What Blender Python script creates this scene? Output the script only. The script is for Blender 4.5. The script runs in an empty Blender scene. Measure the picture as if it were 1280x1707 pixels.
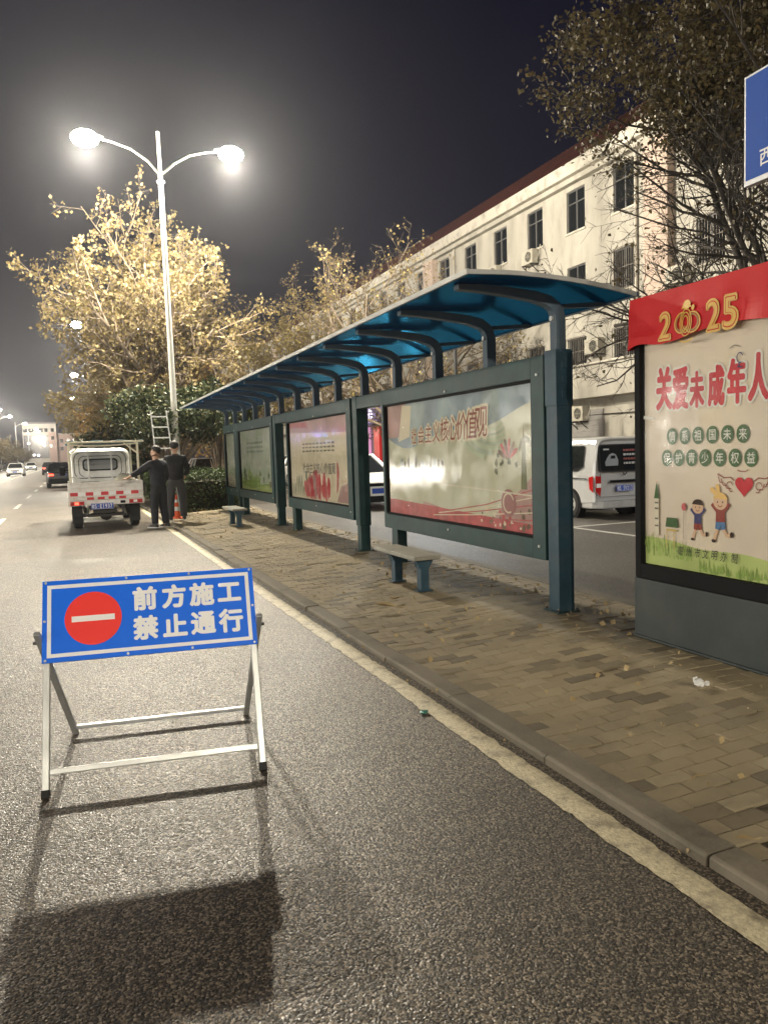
import bpy, bmesh, math, random
from mathutils import Vector, Matrix, Euler
PI = math.pi
scene = bpy.context.scene
COL = scene.collection
R = math.radians

# ------------------------------------------------------------------ camera
CAM_H = 1.5
def cam_axes(f=1282., vp=(118., 768.), roll=.033):
    y = Vector(((vp[0]-640)/f, (vp[1]-853.5)/f, 1.))
    v = -1/(roll*y.x + y.y)
    d = Vector((roll*v, v, 1.))
    if d.y < 0: d = -d
    y.normalize(); d.normalize(); z = -d
    x = y.cross(z)
    if x.x < 0: x = -x
    return x, y, z
ax, ay, az = cam_axes()
cam = bpy.data.cameras.new('camera'); camo = bpy.data.objects.new('camera', cam); COL.objects.link(camo)
camo.matrix_world = Matrix(((ax.x, -ax.y, -ax.z, 0), (ay.x, -ay.y, -ay.z, 0), (az.x, -az.y, -az.z, CAM_H), (0, 0, 0, 1)))
cam.sensor_fit = 'VERTICAL'; cam.sensor_height = 36; cam.lens = 1282/1707*36
cam.clip_start = .05; cam.clip_end = 3000
scene.camera = camo

# ------------------------------------------------------------------ world, exposure
w = bpy.data.worlds.new('World'); scene.world = w; w.use_nodes = True
nt = w.node_tree; nt.nodes.clear()
sky = nt.nodes.new('ShaderNodeTexSky'); sky.sky_type = 'NISHITA'; sky.sun_disc = False
sky.sun_elevation = R(-8); sky.sun_rotation = R(-60)
glow = nt.nodes.new('ShaderNodeMix'); glow.data_type = 'RGBA'
tc = nt.nodes.new('ShaderNodeTexCoord'); sp = nt.nodes.new('ShaderNodeSeparateXYZ')
mr = nt.nodes.new('ShaderNodeMapRange'); mr.inputs[1].default_value = 0; mr.inputs[2].default_value = .55
glow.inputs[6].default_value = (.024, .022, .030, 1)
glow.inputs[7].default_value = (.0008, .0012, .010, 1)
bg1 = nt.nodes.new('ShaderNodeBackground'); bg1.inputs[1].default_value = .05
bg2 = nt.nodes.new('ShaderNodeBackground'); bg2.inputs[1].default_value = 1
add = nt.nodes.new('ShaderNodeAddShader'); out = nt.nodes.new('ShaderNodeOutputWorld')
L = nt.links.new
L(sky.outputs[0], bg1.inputs[0]); L(tc.outputs['Generated'], sp.inputs[0]); L(sp.outputs['Z'], mr.inputs[0])
L(mr.outputs[0], glow.inputs[0]); L(glow.outputs[2], bg2.inputs[0])
L(bg1.outputs[0], add.inputs[0]); L(bg2.outputs[0], add.inputs[1]); L(add.outputs[0], out.inputs[0])
scene.view_settings.view_transform = 'Standard'; scene.view_settings.look = 'None'
scene.view_settings.exposure = 0; scene.view_settings.gamma = 1
scene.cycles.use_denoising = True
scene.cycles.max_bounces = 6; scene.cycles.transparent_max_bounces = 24
scene.cycles.volume_bounces = 0
scene.cycles.sample_clamp_indirect = 4
LAMP_W = 9000.
HAZE = .0005

# ------------------------------------------------------------------ materials
MATS = {}
def nodes_of(m):
    m.use_nodes = True
    t = m.node_tree
    return t, t.nodes.get('Principled BSDF')
def mat(name, col, rough=.5, metal=0., spec=.5, var=0., vscale=3., bump=0., bscale=40., dirt=None, dscale=1.2, damt=.5, emit=0., coat=0., island=0., stretch=None, rvar=0.):
    """procedural material: base colour with noise variation, dirt patches, fine bump and roughness variation"""
    if name in MATS: return MATS[name]
    m = bpy.data.materials.new(name); t, b = nodes_of(m); N = t.nodes.new; K = t.links.new
    b.inputs['Roughness'].default_value = rough; b.inputs['Metallic'].default_value = metal
    b.inputs['Specular IOR Level'].default_value = spec
    b.inputs['Coat Weight'].default_value = coat; b.inputs['Coat Roughness'].default_value = .05
    c4 = (*col, 1)
    b.inputs['Base Color'].default_value = c4
    g = N('ShaderNodeTexCoord'); src = g.outputs['Object']
    if stretch:
        mp = N('ShaderNodeMapping'); mp.inputs['Scale'].default_value = stretch; K(src, mp.inputs[0]); src = mp.outputs[0]
    last = None
    if var or island:
        hs = N('ShaderNodeHueSaturation'); hs.inputs['Color'].default_value = c4
        mrn = N('ShaderNodeMapRange'); mrn.inputs[3].default_value = 1-max(var, island); mrn.inputs[4].default_value = 1+max(var, island)
        if island:
            ge = N('ShaderNodeNewGeometry'); K(ge.outputs['Random Per Island'], mrn.inputs[0])
        else:
            nz = N('ShaderNodeTexNoise'); nz.inputs['Scale'].default_value = vscale; nz.inputs['Detail'].default_value = 5
            K(src, nz.inputs['Vector']); mrn.inputs[1].default_value = .3; mrn.inputs[2].default_value = .7; K(nz.outputs['Fac'], mrn.inputs[0])
        K(mrn.outputs[0], hs.inputs['Value']); last = hs.outputs[0]; K(last, b.inputs['Base Color'])
    if dirt:
        nz = N('ShaderNodeTexNoise'); nz.inputs['Scale'].default_value = dscale; nz.inputs['Detail'].default_value = 8; nz.inputs['Roughness'].default_value = .65
        K(src, nz.inputs['Vector'])
        mr2 = N('ShaderNodeMapRange'); mr2.inputs[1].default_value = .48; mr2.inputs[2].default_value = .72; mr2.inputs[4].default_value = damt
        K(nz.outputs['Fac'], mr2.inputs[0])
        mx = N('ShaderNodeMix'); mx.data_type = 'RGBA'; mx.inputs[6].default_value = c4; mx.inputs[7].default_value = (*dirt, 1)
        if last: K(last, mx.inputs[6])
        K(mr2.outputs[0], mx.inputs[0]); K(mx.outputs[2], b.inputs['Base Color'])
    if bump:
        nz = N('ShaderNodeTexNoise'); nz.inputs['Scale'].default_value = bscale; nz.inputs['Detail'].default_value = 4
        K(src, nz.inputs['Vector'])
        bp = N('ShaderNodeBump'); bp.inputs['Strength'].default_value = bump; bp.inputs['Distance'].default_value = .01
        K(nz.outputs['Fac'], bp.inputs['Height']); K(bp.outputs[0], b.inputs['Normal'])
    if rvar:
        nz = N('ShaderNodeTexNoise'); nz.inputs['Scale'].default_value = 6; nz.inputs['Detail'].default_value = 6
        K(src, nz.inputs['Vector'])
        mr3 = N('ShaderNodeMapRange'); mr3.inputs[1].default_value = .3; mr3.inputs[2].default_value = .7
        mr3.inputs[3].default_value = max(.02, rough-rvar); mr3.inputs[4].default_value = rough+rvar
        K(nz.outputs['Fac'], mr3.inputs[0]); K(mr3.outputs[0], b.inputs['Roughness'])
    if emit:
        b.inputs['Emission Color'].default_value = c4; b.inputs['Emission Strength'].default_value = emit
        m.cycles.emission_sampling = 'NONE'
    MATS[name] = m
    return m

def glass_mat(name, tint=(1, 1, 1), gloss=1.0, rough=.015):
    """thin clear sheet: clear where seen head-on, mirror-like at grazing angles"""
    m = bpy.data.materials.new(name); t, b = nodes_of(m); N = t.nodes.new; K = t.links.new
    t.nodes.remove(b); o = t.nodes['Material Output']
    tr = N('ShaderNodeBsdfTransparent'); tr.inputs[0].default_value = (*tint, 1)
    gl = N('ShaderNodeBsdfGlossy'); gl.inputs['Roughness'].default_value = rough
    lw = N('ShaderNodeLayerWeight'); lw.inputs[0].default_value = .5
    p = N('ShaderNodeMath'); p.operation = 'POWER'; p.inputs[1].default_value = 5; K(lw.outputs['Facing'], p.inputs[0])
    mm = N('ShaderNodeMath'); mm.operation = 'MULTIPLY_ADD'; mm.inputs[1].default_value = .96*gloss; mm.inputs[2].default_value = .04*gloss; K(p.outputs[0], mm.inputs[0])
    nz = N('ShaderNodeTexNoise'); nz.inputs['Scale'].default_value = 5; nz.inputs['Detail'].default_value = 6
    g = N('ShaderNodeTexCoord'); K(g.outputs['Object'], nz.inputs['Vector'])
    mr3 = N('ShaderNodeMapRange'); mr3.inputs[1].default_value = .35; mr3.inputs[2].default_value = .7; mr3.inputs[3].default_value = rough; mr3.inputs[4].default_value = rough*5
    K(nz.outputs['Fac'], mr3.inputs[0]); K(mr3.outputs[0], gl.inputs['Roughness'])
    bp = N('ShaderNodeBump'); bp.inputs['Strength'].default_value = .05; bp.inputs['Distance'].default_value = .01
    nz2 = N('ShaderNodeTexNoise'); nz2.inputs['Scale'].default_value = 1.6; K(g.outputs['Object'], nz2.inputs['Vector']); K(nz2.outputs['Fac'], bp.inputs['Height']); K(bp.outputs[0], gl.inputs['Normal'])
    mx = N('ShaderNodeMixShader'); K(mm.outputs[0], mx.inputs[0]); K(tr.outputs[0], mx.inputs[1]); K(gl.outputs[0], mx.inputs[2]); K(mx.outputs[0], o.inputs[0])
    return m

def leaf_mat(name, cols, trans=.35, rough=.55):
    m = bpy.data.materials.new(name); t, b = nodes_of(m); N = t.nodes.new; K = t.links.new
    ge = N('ShaderNodeNewGeometry'); cr = N('ShaderNodeValToRGB'); e = cr.color_ramp.elements
    while len(e) < len(cols): e.new(.5)
    for i, c in enumerate(cols): e[i].position = i/(len(cols)-1); e[i].color = (*c, 1)
    K(ge.outputs['Random Per Island'], cr.inputs[0]); K(cr.outputs[0], b.inputs['Base Color'])
    b.inputs['Roughness'].default_value = rough; b.inputs['Specular IOR Level'].default_value = .3
    tl = N('ShaderNodeBsdfTranslucent'); K(cr.outputs[0], tl.inputs[0])
    mx = N('ShaderNodeMixShader'); mx.inputs[0].default_value = trans
    K(b.outputs[0], mx.inputs[1]); K(tl.outputs[0], mx.inputs[2]); K(mx.outputs[0], t.nodes['Material Output'].inputs[0])
    return m

def asphalt(name, dark, light, wet=.0, sc=85.):
    m = bpy.data.materials.new(name); t, b = nodes_of(m); N = t.nodes.new; K = t.links.new
    g = N('ShaderNodeTexCoord')
    v = N('ShaderNodeTexVoronoi'); v.inputs['Scale'].default_value = sc; K(g.outputs['Object'], v.inputs['Vector'])
    sx = N('ShaderNodeSeparateColor'); K(v.outputs['Color'], sx.inputs[0])
    cr = N('ShaderNodeValToRGB'); e = cr.color_ramp.elements
    e[0].position = 0; e[0].color = (*dark, 1); e[1].position = 1; e[1].color = (*light, 1)
    x = e.new(.62); x.color = (*[d*.55+l*.2 for d, l in zip(dark, light)], 1)
    K(sx.outputs[0], cr.inputs[0])
    n = N('ShaderNodeTexNoise'); n.inputs['Scale'].default_value = .7; n.inputs['Detail'].default_value = 8; n.inputs['Roughness'].default_value = .6; K(g.outputs['Object'], n.inputs['Vector'])
    mr_ = N('ShaderNodeMapRange'); mr_.inputs[1].default_value = .3; mr_.inputs[2].default_value = .7; mr_.inputs[3].default_value = .68; mr_.inputs[4].default_value = 1.3; K(n.outputs['Fac'], mr_.inputs[0])
    hs = N('ShaderNodeHueSaturation'); K(cr.outputs[0], hs.inputs['Color']); K(mr_.outputs[0], hs.inputs['Value']); K(hs.outputs[0], b.inputs['Base Color'])
    v2 = N('ShaderNodeTexVoronoi'); v2.feature = 'SMOOTH_F1'; v2.inputs['Scale'].default_value = sc; K(g.outputs['Object'], v2.inputs['Vector'])
    n2 = N('ShaderNodeTexNoise'); n2.inputs['Scale'].default_value = sc*.35; K(g.outputs['Object'], n2.inputs['Vector'])
    ad = N('ShaderNodeMath'); ad.operation = 'SUBTRACT'; K(n2.outputs['Fac'], ad.inputs[0]); K(v2.outputs['Distance'], ad.inputs[1])
    bp = N('ShaderNodeBump'); bp.inputs['Strength'].default_value = .45; bp.inputs['Distance'].default_value = .006; K(ad.outputs[0], bp.inputs['Height']); K(bp.outputs[0], b.inputs['Normal'])
    rr = N('ShaderNodeMapRange'); rr.inputs[3].default_value = .36; rr.inputs[4].default_value = .8; K(sx.outputs[1], rr.inputs[0]); K(rr.outputs[0], b.inputs['Roughness'])
    b.inputs['Specular IOR Level'].default_value = .5
    return m

# ------------------------------------------------------------------ object helpers
def tag(o, label=None, cat=None, group=None, kind=None):
    if label: o['label'] = label
    if cat: o['category'] = cat
    if group: o['group'] = group
    if kind: o['kind'] = kind
    return o
def empty(name, label, cat, loc=(0, 0, 0), rz=0, group=None):
    o = bpy.data.objects.new(name, None); COL.objects.link(o); o.location = loc; o.rotation_euler = (0, 0, rz)
    o.empty_display_size = .2
    return tag(o, label, cat, group)
def copy_tree(o, parent=None):
    c = o.copy(); COL.objects.link(c)
    if parent: c.parent = parent
    for ch in list(o.children): copy_tree(ch, c)
    return c

class MB:
    def __init__(s): s.v = []; s.f = []; s.m = []; s.mats = []
    def mi(s, m):
        if m not in s.mats: s.mats.append(m)
        return s.mats.index(m)
    def add(s, vs, fs, m):
        o = len(s.v); k = s.mi(m); s.v.extend(tuple(p) for p in vs)
        for f in fs: s.f.append(tuple(o+i for i in f)); s.m.append(k)
        return s
    def box(s, x0, x1, y0, y1, z0, z1, m):
        v = [(x, y, z) for z in (z0, z1) for y in (y0, y1) for x in (x0, x1)]
        return s.add(v, [(0, 2, 3, 1), (4, 5, 7, 6), (0, 1, 5, 4), (2, 6, 7, 3), (0, 4, 6, 2), (1, 3, 7, 5)], m)
    def beam(s, p, q, wd, hg, m, up=(0, 0, 1), w2=None, h2=None):
        p = Vector(p); q = Vector(q); d = (q-p).normalized(); u = Vector(up)
        if abs(d.dot(u)) > .98: u = Vector((0, 1, 0))
        a = d.cross(u).normalized(); b = a.cross(d)
        w2 = wd if w2 is None else w2; h2 = hg if h2 is None else h2
        v = [p+a*i*wd/2+b*j*hg/2 for i, j in ((-1, -1), (1, -1), (1, 1), (-1, 1))] + [q+a*i*w2/2+b*j*h2/2 for i, j in ((-1, -1), (1, -1), (1, 1), (-1, 1))]
        return s.add(v, [(3, 2, 1, 0), (4, 5, 6, 7), (0, 1, 5, 4), (1, 2, 6, 5), (2, 3, 7, 6), (3, 0, 4, 7)], m)
    def tube(s, pts, rad, n, m, cap=True):
        pts = [Vector(p) for p in pts]
        if not isinstance(rad, (list, tuple)): rad = [rad]*len(pts)
        o = []; ref = None
        for i, p in enumerate(pts):
            d = (pts[min(i+1, len(pts)-1)]-pts[max(i-1, 0)]).normalized()
            if ref is None: ref = Vector((1, 0, 0)) if abs(d.x) < .9 else Vector((0, 1, 0))
            a = (ref-d*ref.dot(d)).normalized(); b = d.cross(a); ref = a
            o += [p+(a*math.cos(2*PI*k/n)+b*math.sin(2*PI*k/n))*rad[i] for k in range(n)]
        f = [(i*n+k, i*n+(k+1) % n, (i+1)*n+(k+1) % n, (i+1)*n+k) for i in range(len(pts)-1) for k in range(n)]
        if cap: f += [tuple(range(n-1, -1, -1)), tuple((len(pts)-1)*n+k for k in range(n))]
        return s.add(o, f, m)
    def ribbon(s, pts, wd, th, m, side):
        """a bar of rectangular section swept along pts; side = the fixed width direction; th may be a list"""
        pts = [Vector(p) for p in pts]; side = Vector(side); o = []
        if not isinstance(th, (list, tuple)): th = [th]*len(pts)
        for i, p in enumerate(pts):
            d = (pts[min(i+1, len(pts)-1)]-pts[max(i-1, 0)]).normalized(); b = side.cross(d).normalized()
            o += [p-side*wd/2-b*th[i]/2, p+side*wd/2-b*th[i]/2, p+side*wd/2+b*th[i]/2, p-side*wd/2+b*th[i]/2]
        f = [(i*4+k, i*4+(k+1) % 4, (i+1)*4+(k+1) % 4, (i+1)*4+k) for i in range(len(pts)-1) for k in range(4)]
        k = (len(pts)-1)*4
        return s.add(o, f+[(3, 2, 1, 0), (k, k+1, k+2, k+3)], m)
    def prism(s, poly, axis, a, b, m):
        """polygon given in the two other axes, extruded along axis from a to b"""
        def P(u, v, t): return {'x': (t, u, v), 'y': (u, t, v), 'z': (u, v, t)}[axis]
        n = len(poly); v = [P(u, w_, a) for u, w_ in poly]+[P(u, w_, b) for u, w_ in poly]
        return s.add(v, [tuple(range(n-1, -1, -1)), tuple(range(n, 2*n))]+[(i, (i+1) % n, n+(i+1) % n, n+i) for i in range(n)], m)
    def loft(s, rings, m, cap=True):
        n = len(rings[0]); v = [p for r in rings for p in r]
        f = [(i*n+k, i*n+(k+1) % n, (i+1)*n+(k+1) % n, (i+1)*n+k) for i in range(len(rings)-1) for k in range(n)]
        if cap: f += [tuple(range(n-1, -1, -1)), tuple((len(rings)-1)*n+k for k in range(n))]
        return s.add(v, f, m)
    def ball(s, c, r, m, seg=12, rings=8):
        if not isinstance(r, (tuple, list)): r = (r, r, r)
        rr = []
        for i in range(rings+1):
            t = max(.02, min(PI-.02, PI*i/rings))
            rr.append([(c[0]+r[0]*math.sin(t)*math.cos(2*PI*k/seg), c[1]+r[1]*math.sin(t)*math.sin(2*PI*k/seg), c[2]-r[2]*math.cos(t)) for k in range(seg)])
        return s.loft(rr, m)
    def build(s, name, parent=None, smooth=False, bevel=0, fixn=True, seg=2):
        me = bpy.data.meshes.new(name); me.from_pydata(s.v, [], s.f)
        for m in s.mats: me.materials.append(m)
        me.polygons.foreach_set('material_index', s.m)
        if fixn:
            bm = bmesh.new(); bm.from_mesh(me); bmesh.ops.recalc_face_normals(bm, faces=bm.faces); bm.to_mesh(me); bm.free()
        if smooth: me.polygons.foreach_set('use_smooth', [True]*len(me.polygons))
        me.update()
        o = bpy.data.objects.new(name, me); COL.objects.link(o)
        if parent: o.parent = parent
        if bevel:
            b = o.modifiers.new('bevel', 'BEVEL'); b.width = bevel; b.segments = seg; b.limit_method = 'ANGLE'; b.angle_limit = R(35)
        return o

def rrect(x0, x1, y0, y1, r, n=5):
    o = []
    for cx, cy, a in ((x1-r, y1-r, 0), (x0+r, y1-r, 90), (x0+r, y0+r, 180), (x1-r, y0+r, 270)):
        o += [(cx+r*math.cos(R(a+90*i/n)), cy+r*math.sin(R(a+90*i/n))) for i in range(n+1)]
    return o

# text -> flat 2-D mesh, normalised: glyph box centred on 0, height of an ideographic em = 1
TXT = {}
def text2d(body, bold=0.):
    k = (body, bold)
    if k in TXT: return TXT[k]
    c = bpy.data.curves.new('lettering', 'FONT'); c.body = body; c.offset = bold; c.resolution_u = 4
    o = bpy.data.objects.new('lettering', c); COL.objects.link(o); bpy.context.view_layer.update()
    me = bpy.data.meshes.new_from_object(o.evaluated_get(bpy.context.evaluated_depsgraph_get()))
    v = [(p.co.x, p.co.y) for p in me.vertices]; f = [tuple(p.vertices) for p in me.polygons]
    bpy.data.objects.remove(o); bpy.data.curves.remove(c); bpy.data.meshes.remove(me)
    xs = [p[0] for p in v]; ys = [p[1] for p in v]; mx = (min(xs)+max(xs))/2; my = (min(ys)+max(ys))/2
    TXT[k] = ([(a-mx, b-my) for a, b in v], f, max(xs)-min(xs), max(ys)-min(ys))
    return TXT[k]

class Art:
    """flat printed layers on a panel; to3(u, v, d) maps panel coordinates to the thing's, d = height off the panel"""
    def __init__(s, mb, to3, d0=.0012, step=.0005): s.mb = mb; s.to3 = to3; s.d = d0; s.step = step
    def up(s): s.d += s.step; return s
    def poly(s, pts, m): s.d += 1.5e-5; s.mb.add([s.to3(u, v, s.d) for u, v in pts], [tuple(range(len(pts)))], m); return s
    def circle(s, u, v, r, m, ry=None, n=28, a0=0, a1=360):
        ry = ry or r
        return s.poly([(u+r*math.cos(R(a0+(a1-a0)*i/n)), v+ry*math.sin(R(a0+(a1-a0)*i/n))) for i in range(n)], m)
    def stroke(s, pts, wd, m):
        for (a, b), (c, e) in zip(pts, pts[1:]):
            l = math.hypot(c-a, e-b) or 1; px, py = -(e-b)/l*wd/2, (c-a)/l*wd/2
            s.poly([(a+px, b+py), (a-px, b-py), (c-px, e-py), (c+px, e+py)], m)
        return s
    def arc(s, u, v, r, a0, a1, wd, m, ry=None, n=16):
        ry = ry or r
        return s.stroke([(u+r*math.cos(R(a0+(a1-a0)*i/n)), v+ry*math.sin(R(a0+(a1-a0)*i/n))) for i in range(n+1)], wd, m)
    def text(s, body, u, v, h, m, bold=0., sx=1., shear=0., rot=0., tall=None):
        """bold thickens the strokes with shifted copies, each a hair above the last"""
        vs, fs, tw, th = text2d(body, 0.); k = h/th if tall else h
        offs = [(0, 0)]
        if bold > 0:
            n = 8 if bold > .03 else 4
            offs += [(bold*.5*math.cos(2*PI*i/n), bold*.5*math.sin(2*PI*i/n)) for i in range(n)]
            if bold > .08: offs += [(bold*math.cos(2*PI*(i+.5)/12), bold*math.sin(2*PI*(i+.5)/12)) for i in range(12)]
            elif bold > .03: offs += [(bold*.8*math.cos(2*PI*(i+.5)/8), bold*.8*math.sin(2*PI*(i+.5)/8)) for i in range(8)]
        for j, (ox, oy) in enumerate(offs):
            o = []
            for a, b in vs:
                a2, b2 = (a+ox/ (sx if sx < 1 else 1))*k*sx+(b+oy)*k*shear, (b+oy)*k; o.append(s.to3(u+a2, v+b2, s.d+j*s.step*.02))
            s.mb.add(o, fs, m)
        return s

def lamp_light(parent, loc, power, col, r=.15, name='lamp_light'):
    l = bpy.data.lights.new(name, 'POINT'); l.energy = power; l.color = col; l.shadow_soft_size = r
    o = bpy.data.objects.new(name, l); COL.objects.link(o); o.parent = parent; o.location = loc
    return o
WARM = (1., .90, .72)

# common materials
galv = mat('galvanised_steel', (.55, .56, .55), .38, .6, var=.12, vscale=8, bump=.05)
teal = mat('teal_painted_steel', (.014, .046, .048), .45, spec=.35, var=.25, vscale=5, dirt=(.045, .055, .055), dscale=3, damt=.5, bump=.05, bscale=60)
blue_post = mat('blue_grey_painted_steel', (.020, .056, .084), .45, spec=.4, var=.2, vscale=6, dirt=(.10, .11, .12), dscale=5, damt=.4, bump=.08, bscale=50)
slate = mat('slate_painted_steel', (.06, .092, .125), .5, var=.2, dirt=(.14, .14, .14), dscale=4, damt=.4)
black = mat('black_plastic', (.008, .008, .009), .7, spec=.15)
rubber = mat('tyre_rubber', (.018, .018, .018), .8, var=.3, bump=.1)
white_paint = mat('white_vehicle_paint', (.82, .82, .81), .3, coat=.5, dirt=(.45, .42, .36), dscale=4, damt=.35)
dark_glass = mat('dark_window_glass', (.012, .014, .016), .06, spec=.6)
clear = glass_mat('clear_glass', gloss=1.1, rough=.045)
clear_dull = glass_mat('non_reflective_glass', gloss=.22, rough=.06)
red_lens = mat('red_lamp_lens', (.45, .012, .012), .15, coat=.6)
red_lit = mat('lit_red_lens', (1., .06, .03), .3, emit=6)
head_lit = mat('lit_headlamp', (1., .95, .85), .3, emit=40)
lamp_glow = mat('lit_lamp_diffuser', (1., .93, .76), .3, emit=120)
steel_dark = mat('grimy_dark_steel', (.04, .038, .036), .6, metal=.3, var=.3)
bark = mat('bark_brown', (.16, .125, .09), .85, var=.35, vscale=9, bump=.4, bscale=30)
bark_dark = mat('bark_dark', (.030, .024, .019), .85, var=.35, vscale=9, bump=.4, bscale=30)

# ================================================================== SETTING
def struct(mb, name, **k):
    return tag(mb.build(name, **k), kind='structure')
rng = random.Random(5)
asph = asphalt('road_asphalt', (.009, .0071, .0055), (.24, .192, .135), sc=140.)
asph2 = asphalt('side_road_asphalt', (.045, .040, .034), (.13, .115, .095), sc=150.)
KX, BX, FX = 1.99, 4.40, 11.35      # kerb front, island back edge, far kerb of the side road
g = MB(); g.add([(-900, -300, 0), (BX, -300, 0), (BX, 1400, 0), (-900, 1400, 0)], [(0, 1, 2, 3)], asph)
g.add([(BX, -300, 0), (900, -300, 0), (900, 1400, 0), (BX, 1400, 0)], [(0, 1, 2, 3)], asph2)
struct(g, 'ground', fixn=False)

# kerb stones of the bus island, each about a metre long, with open joints
kstone = mat('kerb_stone', (.17, .145, .105), .75, dirt=(.075, .062, .045), dscale=2.6, damt=.85, bump=.35, bscale=60, island=.12)
g = MB(); y = -3.0
while y < 62:
    l = 1.0 if y < 20 else 3.0
    dz = rng.uniform(-.007, .007); dx = rng.uniform(-.008, .008)
    prof = [(KX+dx, -.02), (KX+dx, .026+dz), (KX+.006+dx, .034+dz), (KX+.016+dx, .038+dz), (KX+.13, .040+dz), (KX+.13, -.02)]
    g.prism([(a, b) for a, b in prof], 'y', y+.006, y+l-.006, kstone); y += l
g.box(BX, BX+.14, -3, 62, 0, .1, kstone)
struct(g, 'kerb')

# bus island pavement: single brick pavers laid in rows, each its own block with its own height and tone
def paver_mat():
    m = bpy.data.materials.new('brick_pavers'); t, b = nodes_of(m); N = t.nodes.new; K = t.links.new
    ge = N('ShaderNodeNewGeometry'); cr = N('ShaderNodeValToRGB'); e = cr.color_ramp.elements
    e[0].color = (.235, .19, .115, 1); e[1].position = 1; e[1].color = (.32, .265, .165, 1)
    for p, c in ((.06, (.12, .095, .06, 1)), (.2, (.265, .215, .13, 1)), (.7, (.29, .236, .145, 1))): e.new(p).color = c
    K(ge.outputs['Random Per Island'], cr.inputs[0])
    g_ = N('ShaderNodeTexCoord'); n = N('ShaderNodeTexNoise'); n.inputs['Scale'].default_value = .9; n.inputs['Detail'].default_value = 9; n.inputs['Roughness'].default_value = .68; K(g_.outputs['Object'], n.inputs['Vector'])
    r_ = N('ShaderNodeMapRange'); r_.inputs[1].default_value = .42; r_.inputs[2].default_value = .7; r_.inputs[4].default_value = .9; K(n.outputs['Fac'], r_.inputs[0])
    mx = N('ShaderNodeMix'); mx.data_type = 'RGBA'; K(cr.outputs[0], mx.inputs[6]); mx.inputs[7].default_value = (.14, .113, .074, 1); K(r_.outputs[0], mx.inputs[0]); K(mx.outputs[2], b.inputs['Base Color'])
    n2 = N('ShaderNodeTexNoise'); n2.inputs['Scale'].default_value = 55; n2.inputs['Detail'].default_value = 6; K(g_.outputs['Object'], n2.inputs['Vector'])
    bp = N('ShaderNodeBump'); bp.inputs['Strength'].default_value = .35; bp.inputs['Distance'].default_value = .006; K(n2.outputs['Fac'], bp.inputs['Height']); K(bp.outputs[0], b.inputs['Normal'])
    b.inputs['Roughness'].default_value = .72
    return m
pz = lambda x: .040+.060*max(0, min(1, (x-2.3)/1.15))
pav = paver_mat(); soil = mat('dirty_sand_joint', (.09, .073, .048), .9, var=.3, vscale=12, bump=.4)
g = MB(); g.add([(x, yy, pz(x)-.012) for x in (KX+.13, 2.3, 3.45, BX) for yy in (-3, 20.3)], [(0, 2, 3, 1), (2, 4, 5, 3), (4, 6, 7, 5)], soil)
bx, by = .20, .10
row = 0; y = -3.0
while y < 20.2:
    x = KX+.135-(row % 2)*bx/2
    while x < BX-.02:
        x0 = max(x, KX+.135); x1 = min(x+bx-.0045, BX-.004)
        if x1-x0 > .03:
            z = pz((x0+x1)/2)+rng.gauss(0, .0018); t1 = rng.gauss(0, .0013)-(pz(x1)-pz(x0))/2; t2 = rng.gauss(0, .0013)
            if rng.random() < .02: z -= .012
            y0, y1 = y, min(y+by-.0045, 20.28)
            c = .003
            top = [(x0+c, y0+c, z+t1+t2), (x1-c, y0+c, z-t1+t2), (x1-c, y1-c, z-t1-t2), (x0+c, y1-c, z+t1-t2)]
            bot = [(x0, y0, z-.006), (x1, y0, z-.006), (x1, y1, z-.006), (x0, y1, z-.006)]
            low = [(p[0], p[1], z-.03) for p in bot]
            g.add(top+bot+low, [(0, 1, 2, 3)]+[(4+i, 4+(i+1) % 4, (i+1) % 4, i) for i in range(4)]+[(8+i, 8+(i+1) % 4, 4+(i+1) % 4, 4+i) for i in range(4)], pav)
        x += bx
    row += 1; y += by
struct(g, 'pavement')
g = MB(); g.box(KX+.13, BX, 20.3, 62, 0, .07, mat('planting_soil', (.06, .048, .033), .9, var=.4, vscale=6, bump=.6)); struct(g, 'planting_bed')

# far footpath in front of the building, left footpath over the road
fp = mat('far_paving', (.22, .195, .16), .8, dirt=(.10, .09, .075), dscale=1.5, damt=.6, bump=.2)
g = MB(); g.box(FX, 18.2, -20, 120, 0, .12, fp); struct(g, 'footpath')
g = MB(); g.box(-30, -12.2, -20, 420, 0, .12, fp); struct(g, 'footpath_over_the_road')

# painted markings with worn, ragged edges
yel = mat('worn_road_paint', (.47, .41, .27), .6, var=.25, vscale=60, dirt=(.10, .082, .058), dscale=9, damt=.9, bump=.6, bscale=110)
whi = mat('white_road_paint', (.55, .53, .48), .6, var=.15, dirt=(.25, .22, .18), dscale=3, damt=.7)
def strip(mb, x, wd, y0, y1, m, st=.06, jag=.006, z=.004):
    n = max(1, int((y1-y0)/st)); v = []
    for i in range(n+1):
        yy = y0+(y1-y0)*i/n; v += [(x-wd/2+rng.gauss(0, jag), yy, z), (x+wd/2+rng.gauss(0, jag), yy, z)]
    mb.add(v, [(2*i, 2*i+1, 2*i+3, 2*i+2) for i in range(n)], m)
g = MB(); strip(g, 1.855, .13, -2, 19.5, yel, .04, .0045); strip(g, 1.855, .125, 19.5, 120, yel, 1.0, .003); struct(g, 'edge_line', fixn=False)
g = MB()
for k in range(16): strip(g, -1.75, .13, -2.5+k*7.5, .5+k*7.5, whi, .15, .004)
for xx in (-5.0, -5.3): strip(g, xx, .12, -3, 200, yel, 1., .004)
for k in range(16): strip(g, -8.8, .13, -1.5+k*7.5, 1.5+k*7.5, whi, .15, .004)
struct(g, 'lane_markings', fixn=False)
g = MB(); strip(g, 8.3, .10, 4, 60, whi, .3, .004)
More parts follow.
